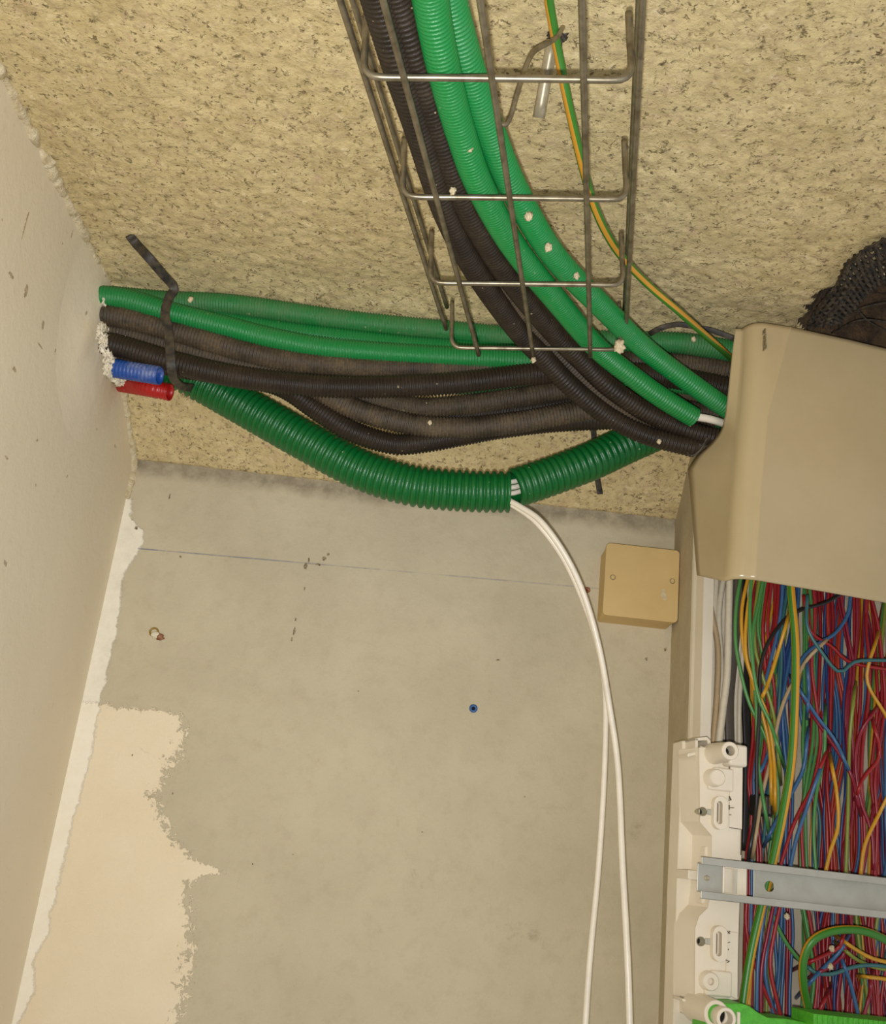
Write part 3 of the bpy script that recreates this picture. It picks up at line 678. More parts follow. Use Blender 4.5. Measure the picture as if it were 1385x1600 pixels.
for px, py in ((958, 902), (1051, 908)):
    c = W(px, py, YW - 0.04); mb = MB(); ring_post(mb, c.x, c.z, 0.0030, 0.0022, 0.038, 0.0406, 0.0010, 20, fn=BX)
    s = mb.build('screw', M['screw'], jb); s['label'] = 'small metal lid screw'
    mb = MB(); plate(mb, circ(c.x, c.z, 0.0022), [], BX, 0.0385, 0.0396); mb.build('head', plain('dull_screw_head', (150, 144, 122), 0.5), s, smooth=False)
    mb = MB(); boxn(mb, c.x - 0.002, c.x + 0.002, c.z - 0.0003, c.z + 0.0003, 0.0396, 0.0398, BX); mb.build('slot', M['dark'], s, smooth=False)
mb = MB(); cc = W(1037, 928, YW - 0.04)
plate(mb, [(cc.x + 0.0045 * (0.6 + noise.noise((math.cos(a), math.sin(a), 5))) * math.cos(a), cc.z + 0.008 * (0.7 + noise.noise((math.cos(a), math.sin(a), 5))) * math.sin(a)) for a in [i * math.pi / 8 for i in range(16)]], [], BX, 0.0395, 0.0402)
s = mb.build('plaster_smear', M['crumb'], jb, smooth=False); s['label'] = 'small dried plaster smear on the lid'

# wall plugs and screws in the back wall
def wallplug(px, py, r, mo, mi, label, name):
    c = W(px, py, YW); e = empty(name, label, 'wall plug', c)
    mb = MB(); ring_post(mb, c.x, c.z, r, r * 0.38, -0.002, 0.0012, 0.006, 20, fn=BX); mb.build('collar', mo, e)
    mb = MB(); plate(mb, circ(c.x, c.z, r * 0.40), [], BX, -0.004, 0.0006); mb.build('core', mi, e)
wallplug(740, 1107, 0.0044, M['plug_blue'], M['dark'], 'small blue wall plug set in the middle of the bare back wall', 'wall_plug')
wallplug(918, 922, 0.0034, M['plug_red'], M['plug_red'], 'rusty screw head in the wall behind the white cables', 'rusty_screw')
e = empty('wall_plug', 'broken brass and red wall plug with white crumbs near the left corner', 'wall plug', W(245, 991, YW))
c = W(241, 988, YW); mb = MB(); ring_post(mb, c.x, c.z, 0.0052, 0.0034, -0.002, 0.002, 0.004, 20, fn=BX); mb.build('collar', plain('brass_collar', (170, 140, 60), 0.4, (110, 90, 50), 200, 0.6, 0.4), e)
adopt(e, blob('plug', W(250, 995, YW - 0.001), 0.0042, 0.003, 0.0032, M['plug_red'], 3, 3, 0.5), blob('filler', W(243, 992, YW - 0.001), 0.0042, 0.003, 0.0036, M['filler'], 8, 3, 0.4))

# ================================================================== ELECTRICAL PANEL
def U(px, py, n): return UH(px, py, n)[0]
def H(px, py, n): return UH(px, py, n)[1]
def VL(px, py, n, h):                       # u of the vertical line through a pixel at offset n
    return UH(px, py, n)[0]
panel = empty('distribution_board', 'open electrical distribution board with pale back plate and white side channel', 'distribution board', PU(0, -0.45, 0))
hb = -0.50; ht = H(1110, 720, 0.05)
mb = MB(); boxn(mb, -0.006, 0.40, hb, ht, 0.0, 0.003)
for k in range(9): boxn(mb, 0.02 + k * 0.042, 0.0215 + k * 0.042, hb, ht, 0.003, 0.006)
mb.build('back_plate', M['back_white'], panel, smooth=False, auto=30)
ua, ub, uc = U(1078, 1100, 0.030), U(1090, 1100, 0.042), U(1108, 1100, 0.050)
mb = MB(); plate(mb, [(ua, 0.0275), (ua + 0.0016, 0.0275), (ua + 0.0016, 0.030), (ub, 0.033), (ub + 0.001, 0.050), (uc - 0.0006, 0.050), (uc - 0.0006, 0.003), (uc + 0.0014, 0.003), (uc + 0.0014, 0.0525), (ub - 0.001, 0.0525), (ub - 0.0014, 0.036), (ua, 0.032)],
                 [], lambda u, n, h: PU(u, h, n), hb, ht)
mb.build('side_channel', M['panel_white'], panel, smooth=False, auto=30)

# ---- the beige cover, lofted: rows from top to bottom, each row back edge -> bend -> front
def lerp(a, b, t): return a + (b - a) * t
def interp(tab, t):
    for (t0, *a), (t1, *b_) in zip(tab, tab[1:]):
        if t <= t1:
            k = (t - t0) / (t1 - t0); return [lerp(x, y, k) for x, y in zip(a, b_)]
    return list(tab[-1][1:])
# t by picture row: back-edge x, back-edge n ; bend x ; far right row
def sm(t): return t * t * (3 - 2 * t)
rows = 60; grid = []; BRD = 0.016
backx = [(500, 1150, .190), (530, 1146, .186), (570, 1142, .183), (620, 1137, .178), (650, 1133, .172), (668, 1129, .164), (682, 1121, .156), (694, 1110, .148), (704, 1098, .140), (715, 1086, .130), (733, 1075, .122), (760, 1078, .120), (820, 1083, .120), (899, 1089, .120)]
bendx = [(500, 1160), (560, 1158), (640, 1152), (700, 1147), (760, 1141), (830, 1136), (899, 1131)]
for i in range(rows + 1):
    t = i / rows; py = lerp(500, 899, t)
    bx, bn = interp(backx, py); fx = interp(bendx, py)[0]
    nf = lerp(0.208, 0.186, t)
    row = []
    pb = PN(bx, py + (0 if i < rows else 0), bn); 
    pf0 = PN(fx, py, nf - BRD)
    f1 = PN(fx + 14, py - 1 + (0), nf)
    ub_, hb_ = (pb - P0).dot(EX), (pb - P0).z
    uf, hf = (pf0 - P0).dot(EX), (pf0 - P0).z
    hrow = lerp(H(1160, 498, 0.208), H(1131, 899, 0.186), t)
    # side leaf
    for k in range(7): s = k / 6; row.append((lerp(ub_, uf, s), lerp(lerp(hrow, hb_, min(1, t * 2.5)), hrow, s), lerp(bn, nf - BRD, s)))
    for k in range(1, 7):
        a = math.pi / 2 * k / 6; row.append((uf + BRD * (1 - math.cos(a)), hrow, nf - BRD + BRD * math.sin(a)))
    u_c = lerp(U(1236, 510, 0.209), U(1142, 870, 0.19), min(1, t * 1.06))
    us = uf + BRD
    uc_ = max(us + 0.004, u_c)
    for k in range(1, 5): row.append((lerp(us, uc_ - 0.0012, k / 4), hrow, nf + 0.0012 * k / 4))
    row.append((uc_ - 0.0003, hrow, nf + 0.0016)); row.append((uc_ + 0.0003, hrow, nf + 0.0016))
    for k in range(0, 7): row.append((lerp(uc_ + 0.0012, 0.30, k / 6), hrow, nf + 0.0012 - 0.034 * (k / 6) ** 1.5))
    grid.append(row)
mb = MB(); m = len(grid[0])
mb.add([PU(u, h, n) for row in grid for u, h, n in row], [(j * m + k, j * m + k + 1, (j + 1) * m + k + 1, (j + 1) * m + k) for j in range(rows) for k in range(m - 1)])
cov = mb.build('trunking_cover', M['cover']); tag(cov, 'large beige plastic trunking cover with a rounded notch for the conduits', 'cover')
so = cov.modifiers.new('thickness', 'SOLIDIFY'); so.thickness = 0.0022; so.offset = 1.0
mb = MB(); cm = PN(1197, 530, 0.212)
mu, mh = (cm - P0).dot(EX), (cm - P0).z
for du, dh, w, hh in ((0, 0.009, 0.0004, 0.002), (0.0005, 0.001, 0.00025, 0.005), (0.0010, -0.006, 0.0004, 0.002)):
    boxn(mb, mu + du - w, mu + du + w, mh + dh - hh, mh + dh + hh, 0.200, 0.2116)
s = mb.build('scuff', M['chip'], smooth=False); s.parent = cov

# ---- carrier bracket: white plastic with screw posts
NF = 0.110
car = empty('carrier_bracket', 'white plastic rail carrier bracket with screw posts at the left of the panel', 'bracket', PU(U(1100, 1500, NF), H(1100, 1600, NF), NF))
def up_(px, py, n=NF): return UH(px, py, n)
def vx(px, py, n): # same column measured at its own row
    return UH(px, py, n)
outer = [up_(1093, 1168), up_(1160, 1168), up_(1160, 1230), up_(1159, 1335), up_(1155, 1440), up_(1152, 1562), up_(1086, 1562), up_(1087, 1450), up_(1093, 1432), up_(1107, 1418), up_(1110, 1400), up_(1113, 1335), up_(1113, 1306), up_(1094, 1284)]
h1_ = circ(*up_(1099, 1268), 0.0036, 18); h2_ = circ(*up_(1096, 1471), 0.0036, 18)
s1 = capsule(*up_(1119, 1269), 0.0050, 0.017); s2 = capsule(*up_(1117, 1474), 0.0050, 0.017)
mb = MB(); plate(mb, outer, [h1_, h2_, s1, s2], PU, NF - 0.004, NF)
# skirt going back behind the contour
m = len(outer)
vs = [PU(a, b_, NF - 0.002) for a, b_ in outer] + [PU(a - (0.006 if k in (0, 6, 7, 8, 9, 10, 11, 12, 13) else 0), b_, NF - 0.030) for k, (a, b_) in enumerate(outer)]
mb.add(vs, [(k, (k + 1) % m, (k + 1) % m + m, k + m) for k in range(m)])
mb.build('face_plate', M['panel_white'], car, bevel=0.0008, auto=35)
mb = MB(); plate(mb, [up_(1071, 1156, .088), up_(1085, 1156, .088), up_(1100, 1300, .084), up_(1116, 1330, .084), up_(1112, 1405, .084), up_(1092, 1430, .084), up_(1084, 1640, .084), up_(1056, 1640, .088), up_(1062, 1400, .088), up_(1066, 1290, .088)], [], PU, 0.060, 0.082)
mb.build('side_flange', M['panel_white'], car, bevel=0.0012, auto=35)
mb = MB(); plate(mb, [up_(1100, 1322, .1), up_(1112, 1322, .1), up_(1106, 1412, .1), up_(1094, 1412, .1)], [], PU, 0.07, 0.103); mb.build('rail_rest', M['panel_white'], car, bevel=0.001, auto=35)
# posts
def post(pbx, pby, n1, r, ri, nm='screw_post', base=None, deep=0.012, mat='panel_white'):
    u, h = up_(pbx, pby, n1); mb = MB(); ring_post(mb, u, h, r, ri, NF - 0.004, n1, deep, 28, base); 
    o = mb.build(nm, M[mat], car, auto=40)
    mb = MB(); plate(mb, circ(u, h, ri * 0.95, 16), [], PU, n1 - deep, n1 - deep + 0.0005); o2 = mb.build('bore', M['dark'], o, smooth=False)
    return u, h
post(1142, 1173, 0.142, 0.0074, 0.0040, base=0.0092)
u, h = up_(1136, 1184, NF); mb = MB(); boxn(mb, u - 0.004, u + 0.0125, h - 0.0075, h + 0.0105, NF - 0.002, 0.124); mb.build('post_web', M['panel_white'], car, bevel=0.002, auto=35)
post(1112, 1534, 0.118, 0.0068, 0.0026, base=0.0080, deep=0.006)
u, h = up_(1122, 1215, 0.122); mb = MB(); ring_post(mb, u, h, 0.0068, 0.0055, NF - 0.004, 0.122, 0.0004, 28, 0.0084); mb.build('round_boss', M['panel_white'], car, auto=40)
for px, py, w in ((1126, 1217, 0), (1122, 1537, 0)):
    u, h = up_(px, py, NF + .004); mb = MB(); plate(mb, [(u - 0.010, h - 0.0095), (u + 0.0125, h - 0.0095), (u + 0.0125, h + 0.0095), (u - 0.004, h + 0.0095), (u - 0.009, h + 0.006), (u - 0.0105, h)], [], PU, NF - 0.001, NF + 0.0035); mb.build('boss_pad', M['panel_white'], car, bevel=0.0015, auto=35)
for (px, py) in ((1127, 1270), (1126, 1475)):
    u, h = up_(px, py, NF + .006); mb = MB()
    o_ = capsule(u, h, 0.0125, 0.027, 10); i_ = capsule(u - 0.0012, h, 0.0050, 0.0185, 8)
    plate(mb, o_, [i_], PU, NF - 0.001, NF + 0.0065); mb.build('slot_rim', M['panel_white'], car, bevel=0.0022, seg=3, auto=50)
for (px, py) in ((1110, 1269), (1107, 1471)):
    u, h = up_(px, py, NF); mb = MB(); boxn(mb, u - 0.0028, u + 0.003, h - 0.0024, h + 0.0024, NF - 0.001, NF + 0.0008); mb.build('slot_bridge', M['rail'], car, bevel=0.0004, auto=35)
for (px, py) in ((1098, 1268), (1095, 1471)):
    u, h = up_(px, py, NF); mb = MB(); ring_post(mb, u, h, 0.0037, 0.0030, NF - 0.012, NF + 0.0006, 0.012, 20); mb.build('hole_sleeve', M['screw'], car)
    mb = MB(); plate(mb, circ(u, h, 0.0034), [], PU, NF - 0.014, NF - 0.008); mb.build('bore', M['dark'], car, smooth=False)
# right-hand lid strip of the bracket, with its moulded marks
mb = MB(); plate(mb, [up_(1141, 1196), up_(1160, 1196), up_(1159, 1296), up_(1139, 1293)], [], PU, NF, NF + 0.0012); mb.build('label_strip', M['panel_white'], car, bevel=0.0004, auto=35)
mb = MB(); plate(mb, [up_(1136, 1455), up_(1153, 1457), up_(1152, 1562), up_(1133, 1552)], [], PU, NF, NF + 0.0012)
mb.build('label_strip', M['panel_white'], car, bevel=0.0004, auto=35)
DM = plain('dark_mark', (92, 80, 60), 0.8)
def mk(a, b_, w=0.0003):
    (x0, y0), (x1, y1) = up_(*a, NF + .001), up_(*b_, NF + .001); d = Vector((x1 - x0, y1 - y0)).normalized() * w; mb = MB(); pz = Vector((-d.y, d.x))
    plate(mb, [(x0 - pz.x, y0 - pz.y), (x1 - pz.x, y1 - pz.y), (x1 + pz.x, y1 + pz.y), (x0 + pz.x, y0 + pz.y)], [], PU, NF + 0.0005, NF + 0.0015)
    s = mb.build('moulded_mark', DM, car, smooth=False); s['label'] = 'thin dark moulded mark'
for a, b_ in (((1140, 1246), (1142, 1250)), ((1139, 1250), (1143, 1250)), ((1140, 1244), (1143, 1250)), ((1141, 1262), (1147, 1262)), ((1140, 1258), (1140, 1265)), ((1140, 1273), (1143, 1273)),
             ((1137, 1455), (1141, 1459)), ((1141, 1455), (1137, 1459)), ((1137, 1473), (1141, 1472)), ((1136, 1483), (1139, 1483)), ((1136, 1484), (1139, 1484)), ((1135, 1500), (1140, 1502)), ((1136, 1504), (1140, 1502)), ((1135, 1542), (1138, 1543))): mk(a, b_)
for a, b_ in (((1140, 1293), (1159, 1296)), ((1140, 1198), (1140, 1232)), ((1134, 1524), (1134, 1552)), ((1159, 1297), (1158, 1336))): mk(a, b_, 0.00022)
# clips
def clip(px, py, sg):
    mb = MB()
    def q(dx, dy): return up_(px + dx, py + dy * sg, 0.1)
    for lst in ([(-14, 10), (-2, 8), (-2, 12), (-14, 15)], [(-2, -14), (2, -14), (2, 22), (-2, 22)], [(-2, -14), (16, -16), (22, -10), (22, -4), (18, -4), (16, -11), (2, -10), (-2, -10)], [(-2, 18), (6, 18), (6, 22), (-2, 22)], [(6, -2), (12, 0), (10, 8), (6, 22), (3, 22)]):
        plate(mb, [q(*a) for a in lst], [], PU, 0.082, 0.104)
    mb.build('clip', M['panel_white'], car, bevel=0.0008, auto=35)
clip(1086, 1168, 1); clip(1078, 1574, -1)
mb = MB(); u, h = up_(1090, 1368, 0.105); boxn(mb, u - 0.010, u + 0.006, h - 0.0035, h + 0.0035, 0.085, 0.110); ring_post(mb, u + 0.005, h, 0.004, 0.002, 0.085, 0.112, 0.003, 16); mb.build('rail_clip', M['panel_white'], car, bevel=0.001, auto=35)
# lower green-capped post
u, h = up_(1112, 1582, NF + .02); mb = MB(); ring_post(mb, u, h, 0.0100, 0.007, NF - 0.01, NF + 0.030, 0.004, 28, 0.0115); mb.build('lower_post', M['panel_white'], car, auto=40)

# ---- metal rail
rail = empty('mounting_rail', 'grey zinc mounting rail with raised lips crossing in front of the wires', 'rail', PU(U(1100, 1372, .12), H(1100, 1372, .12), .12))
NB = 0.118
(u0r, hT), (_, hB) = up_(1097, 1338, NB + .0075), up_(1095, 1404, NB + .0075)
hm = (hT + hB) / 2; hh = (hT - hB) / 2; u1r = 0.33
web = hh - 0.0048
mb = MB()
def hl(px, py): return UH(px, py, NB)
wA = [(hl(1131, 1372)[0], hm - 0.0095), (hl(1150, 1372)[0], hm - 0.0095), (hl(1150, 1372)[0], hm + 0.0095), (hl(1131, 1372)[0], hm + 0.0095)]
wB = [(hl(1167, 1372)[0], hm - web + 0.001), (hl(1178, 1372)[0], hm - web + 0.001), (hl(1178, 1372)[0], hm + web - 0.001), (hl(1167, 1372)[0], hm + web - 0.001)]
plate(mb, [(u0r, hm - web), (u1r, hm - web), (u1r, hm + web), (u0r, hm + web)], [wA, wB, circ(hl(1203, 1381)[0], hm - 0.001, 0.0042, 24), circ(hl(1105, 1371)[0], hm, 0.0016, 12)], PU, NB - 0.001, NB)
for sg in (1, -1):
    for (a0, a1, n0, n1) in ((web - 0.001, web, NB - 0.001, NB + 0.0075), (web - 0.001, hh, NB + 0.0066, NB + 0.0076), (hh - 0.0008, hh, NB + 0.005, NB + 0.0076)):
        lo, hi = sorted((hm + sg * a0, hm + sg * a1)); boxn(mb, u0r, u1r, lo, hi, n0, n1)
mb.build('hat_profile', M['rail'], rail, smooth=False, bevel=0.0003, seg=2, auto=30)
mb = MB(); ul, uh_ = hl(1152, 1372)[0], hl(1167, 1372)[0]; boxn(mb, ul, uh_, hm - web + 0.0005, hm + web - 0.0005, NB - 0.0002, NB + 0.0006)
for a, b_ in ((0.0005, 0.0025),): boxn(mb, hl(1129, 1372)[0], hl(1152, 1372)[0], hm - 0.0118, hm - 0.0095, NB, NB + 0.0016); boxn(mb, hl(1129, 1372)[0], hl(1152, 1372)[0], hm + 0.0095, hm + 0.0118, NB, NB + 0.0016); boxn(mb, hl(1129, 1372)[0], hl(1132, 1372)[0], hm - 0.0118, hm + 0.0118, NB, NB + 0.0016)
boxn(mb, hl(1132, 1372)[0], hl(1150, 1372)[0], hm - 0.0095, hm + 0.0095, NB - 0.007, NB - 0.005)
s = mb.build('white_clip_window', M['panel_white'], rail, smooth=False, bevel=0.0005, auto=30); s['label'] = 'white plastic clip showing through the rail'
mb = MB(); ring_post(mb, hl(1105, 1371)[0], hm, 0.0022, 0.0010, NB - 0.001, NB + 0.0012, 0.001, 14); s = mb.build('rivet', M['screw'], rail)

# ---- green terminal covers at the bottom edge
gp = empty('green_terminal_cover', 'bright green plastic terminal cover with a white ringed screw hole at the bottom', 'terminal cover', PU(U(1150, 1600, .13), H(1150, 1640, .13), .12))
gn = 0.138
mb = MB(); plate(mb, [UH(x, y, gn) for x, y in ((1104, 1575), (1112, 1568), (1160, 1568), (1172, 1572), (1185, 1582), (1200, 1590), (1230, 1592), (1262, 1598), (1262, 1700), (1100, 1700))], [], PU, NF + 0.002, gn)
mb.build('body', M['lime'], gp, bevel=0.004, seg=3, auto=40)
u, h = UH(1136, 1592, gn + .012); mb = MB(); ring_post(mb, u, h, 0.0078, 0.0052, gn - 0.01, gn + 0.012, 0.012, 28); o = mb.build('screw_ring', M['panel_white'], gp, auto=40)
mb = MB(); plate(mb, circ(u, h, 0.005), [], PU, gn - 0.002, gn + 0.0004); mb.build('bore', M['dark'], o, smooth=False)
mb = MB(); (a, b_) = UH(1154, 1590, gn + .001); boxn(mb, a - 0.0012, a + 0.0012, b_ - 0.015, b_ + 0.004, gn, gn + 0.002); mb.build('white_tab', M['panel_white'], gp, bevel=0.0004, auto=40)
gq = empty('green_terminal_block', 'bright green ribbed terminal block in the bottom right corner', 'terminal block', PU(U(1330, 1640, .13), H(1330, 1640, .13), .12))
mb = MB(); a0, t0 = UH(1272, 1584, 0.150); a1, t1 = UH(1430, 1601, 0.150)
plate(mb, [(a0, t0), (a1, t1), (a1, t1 - 0.05), (a0, t0 - 0.05)], [], PU, 0.115, 0.150)
k = a0 + 0.003
while k < a1: boxn(mb, k, k + 0.0009, t0 - 0.045, t0 - 0.0005, 0.1495, 0.1512); k += 0.0042
mb.build('body', M['lime'], gq, bevel=0.0006, auto=35)

# ================================================================== WIRES IN THE PANEL
random.seed(11)
def wpath(l, n, wob=0.0, sd=0):            # l: (px,py[,n])
    out = []
    for i, (px, py, *q) in enumerate(l):
        nn = q[0] if q else n
        out.append(PN(px + wob * noise.noise((sd, py * 0.01, 1)), py, nn))
    return out
def wire(l, n, key, r=0.0015, label=None, group=None, name='electrical_wire', wob=0, sd=0, segs=8, mat=None):
    o = tube(name, wpath(l, n, wob, sd), r, mat or M['w_' + key], segs, 0.007)
    tag(o, label or (key + ' wire lost in the tangle of wires filling the open panel'), 'wire', group or (key + ' wires tangled in the panel'))
    return o
# white cables in the side channel
white = [([(1112, 880), (1110, 940), (1122, 1010), (1121, 1080), (1112, 1190)], 'tan', 'tan cable in the white side channel, bowing in front of the paler ones', .040, .0029),
         ([(1122, 880), (1116, 960), (1114, 1040), (1113, 1190)], 'white', 'off-white cable at the left edge of the side channel', .028, .0028),
         ([(1135, 880), (1124, 960), (1128, 1060), (1118, 1190)], 'white', 'off-white cable slanting behind the tan one in the side channel', .030, .0028),
         ([(1141, 880), (1139, 960), (1137, 1050), (1130, 1110), (1120, 1190)], 'white', 'thick pale cable swinging left above the bracket', .044, .0036),
         ([(1128, 880), (1131, 960), (1126, 1060), (1126, 1190)], 'white', 'off-white cable half hidden between its neighbours in the side channel', .022, .0028),
         ([(1150, 880), (1148, 960), (1143, 1050), (1144, 1190)], 'white', 'off-white cable right of the thick pale one in the side channel', .026, .0030),
         ([(1153, 960), (1156, 1010), (1150, 1080), (1148, 1190)], 'white', 'off-white cable showing low between the dark cables', .024, .0026),
         ([(1158, 960), (1160, 1030), (1156, 1100), (1156, 1190)], 'white', 'rightmost off-white cable beside the black flat cable', .024, .0022)]
for l, k, lb, n, r in white: wire(l, n, k, r, lb, 'pale cables in the side channel', 'pale_cable')
def flatw(name, l, n, w, key, lb):
    o = strap(name, wpath(l, n), w, 0.004, EN, M['w_' + key], step=0.01); return tag(o, lb, 'cable', 'dark cables beside the side channel')
flatw('dark_cable', [(1154, 880), (1152, 960), (1146, 1030), (1140, 1100), (1142, 1200)], 0.036, 0.0085, 'dark grey', 'dark grey flat cable narrowing down behind the bracket')
flatw('dark_cable', [(1160, 880), (1162, 1000), (1166, 1100), (1169, 1200), (1166, 1330)], 0.022, 0.0085, 'black', 'broad black flat cable right of the side channel')
# random tangle, built in strands
XMAX = 1440
zones = [(1168, 1215, ['green', 'yellow', 'olive', 'green', 'yellow', 'teal', 'brown', 'red']), (1200, 1265, ['red', 'blue', 'crimson', 'deep blue', 'teal', 'orange red', 'blue', 'purple', 'green']),
         (1255, 1330, ['red', 'blue', 'red', 'orange red', 'teal', 'crimson', 'blue', 'yellow', 'deep blue', 'red']), (1320, XMAX, ['red', 'crimson', 'blue', 'orange red', 'green', 'deep blue', 'olive', 'purple', 'red', 'teal', 'yellow'])]
def wl(key, l):
    x = min(l, key=lambda q: abs(q[1] - 960))[0]
    p = 'near the side channel' if x < 1200 else 'beside the ground wire' if x < 1255 else 'near the middle' if x < 1315 else 'near the right end'
    return key + ' wire in the panel tangle, leaving the cover ' + p, key + ' wires in the panel tangle ' + p
strands = 30; cnt = 0
for s in range(strands):
    f = s / (strands - 1); x0 = 1176 + f * (XMAX - 1176) + random.uniform(-8, 8)
    cross = random.random() < 0.45
    x1 = x0 + (random.uniform(-75, 75) if cross else random.uniform(-26, 22))
    z = [q for q in zones if q[0] <= min(x0, XMAX - 1) <= q[1]] or [zones[-1]]
    pal = random.choice(z)[2]
    base = random.sample(pal, min(3, len(pal)))
    nb = 0.010 + 0.050 * random.random()
    m = random.choice((3, 4, 4, 5))
    for k in range(m):
        key = random.choice(base); l = []; sd = s * 7.3; q = (k - (m - 1) / 2) * random.uniform(3.4, 5.0)
        for j in range(14):
            py = 860 + j * 60; t = j / 13
            x = lerp(x0, x1, sm(t)) - 0.035 * (py - 1200) * 0.5 + 24 * noise.noise((sd, py * 0.0050, 3)) + 6 * noise.noise((sd, py * 0.013, 8)) + q * (0.7 + 0.8 * noise.noise((k * 3.1, py * 0.004, sd))) + 7 * noise.noise((k * 9.7 + sd, py * 0.008, 5))
            x = max(x, 1171 - (py - 1100) * 0.018 + 3 * k)
            l.append((x, py, nb + 0.004 * k + 0.006 * noise.noise((sd + k, py * 0.006, 0))))
        wire(l, nb, key, random.choice((0.0015, 0.0016, 0.0017, 0.0018)), *wl(key, l)); cnt += 1
# deliberately laid wires that stand out
HW = [([(1163, 880), (1152, 940), (1150, 1000), (1158, 1050), (1172, 1100), (1196, 1150), (1212, 1200), (1216, 1260), (1205, 1360)], 'green', 'outermost green wire bowing left under the cover'),
      ([(1174, 885), (1160, 950), (1162, 1010), (1175, 1060), (1190, 1110), (1203, 1170), (1206, 1250)], 'yellow', 'outermost yellow wire bowing left under the cover'),
      ([(1182, 885), (1169, 950), (1166, 1020), (1182, 1075), (1200, 1120), (1210, 1190), (1212, 1260)], 'yellow', 'yellow wire just inside the outermost yellow one'),
      ([(1176, 885), (1172, 960), (1176, 1030), (1186, 1090), (1204, 1130), (1220, 1180)], 'green', 'green wire curving between the yellow ones under the cover'),
      ([(1190, 890), (1180, 960), (1180, 1010), (1190, 1050), (1210, 1120), (1218, 1200)], 'olive', 'olive wire curving down right of the yellow ones'),
      ([(1196, 890), (1186, 940), (1176, 1000), (1182, 1100), (1186, 1200), (1200, 1290)], 'green', 'green wire dropping straighter behind the yellow curve'),
      ([(1320, 925), (1290, 942), (1255, 952), (1225, 970), (1198, 1010), (1188, 1050), (1188, 1100), (1183, 1180), (1182, 1260), (1170, 1340)], 'black', 'thin black wire crossing from the cover down to the rail'),
      ([(1232, 965), (1216, 1020), (1200, 1070), (1192, 1088)], 'yellow', 'short yellow wire slanting across the black one'),
      ([(1330, 925), (1325, 960), (1305, 990), (1280, 1005), (1255, 1028), (1242, 1065), (1222, 1110), (1200, 1180), (1184, 1215)], 'blue', 'blue wire arching over the pale gap and down to the left'),
      ([(1290, 1002), (1262, 1030), (1245, 1060), (1232, 1080), (1218, 1120), (1204, 1190), (1190, 1250), (1178, 1330)], 'tan', 'tan wire following under the arching blue one'),
      ([(1262, 1040), (1264, 1080), (1262, 1110)], 'blue', 'blue wire bowed beside the pale gap'),
      ([(1262, 930), (1262, 980), (1285, 1020), (1312, 1050), (1340, 1033), (1400, 1032)], 'teal', 'teal wire crossing to the right over the red ones'),
      ([(1256, 930), (1266, 985), (1300, 1010), (1330, 1035), (1400, 1048)], 'red', 'red wire crossing to the right just below the teal one'),
      ([(1250, 1080), (1272, 1120), (1300, 1160), (1330, 1210), (1342, 1260)], 'crimson', 'crimson wire slanting down to the right over the blues'),
      ([(1246, 1072), (1276, 1118), (1306, 1158), (1325, 1200)], 'blue', 'blue wire slanting beside the crimson one'),
      ([(1300, 1195), (1308, 1240), (1310, 1290), (1298, 1330), (1290, 1365)], 'yellow', 'yellow wire bowed in front of the red mass above the rail'),
      ([(1335, 1085), (1328, 1160), (1326, 1250), (1322, 1370)], 'olive', 'straight olive wire running down to the rail'),
      ([(1368, 1110), (1345, 1145), (1337, 1190), (1345, 1250), (1362, 1300), (1366, 1360)], 'crimson', 'thick crimson wire bowing left above the rail'),
      ([(1400, 1220), (1375, 1270), (1352, 1320), (1345, 1370)], 'yellow', 'yellow wire slanting down left to the rail'),
      ([(1365, 1130), (1375, 1180), (1350, 1215), (1340, 1240)], 'red', 'red wire looping near the right edge'),
      ([(1290, 1120), (1288, 1180), (1276, 1240), (1272, 1300), (1276, 1370)], 'green', 'pale green wire in the middle running down to the rail'),
      ([(1262, 1150), (1256, 1200), (1240, 1235), (1215, 1280), (1200, 1310)], 'blue', 'blue wire swinging left past the thick ground wire'),
      ([(1290, 1180), (1270, 1230), (1240, 1290), (1215, 1370)], 'red', 'bright red wire slanting down left of the middle'),
      ([(1283, 1200), (1262, 1260), (1245, 1310), (1232, 1370)], 'blue', 'pale blue wire slanting parallel to the red one'),
      ([(1370, 1000), (1355, 1060), (1380, 1110), (1400, 1140)], 'yellow', 'yellow wire curving off to the right edge')]
def dive(l):                                # loose stretches rise out of the tangle and sink back into it
    l = list(l)
    if l[0][1] > 935: a, b_ = l[0], l[1]; k = 26 / math.hypot(a[0] - b_[0], a[1] - b_[1]); l = [(a[0] + (a[0] - b_[0]) * k, a[1] + (a[1] - b_[1]) * k, 0.006)] + l
    if l[-1][0] < 1390 and not 1340 < l[-1][1] < 1400 and l[-1][1] < 1590: a, b_ = l[-1], l[-2]; k = 26 / math.hypot(a[0] - b_[0], a[1] - b_[1]); l = l + [(a[0] + (a[0] - b_[0]) * k, a[1] + (a[1] - b_[1]) * k, 0.006)]
    return l
for i, (l, k, lb) in enumerate(HW): l = dive(l); wire(l, 0.080 + 0.004 * (i % 4), k, 0.0017, lb, 'single wires lying over the tangle')
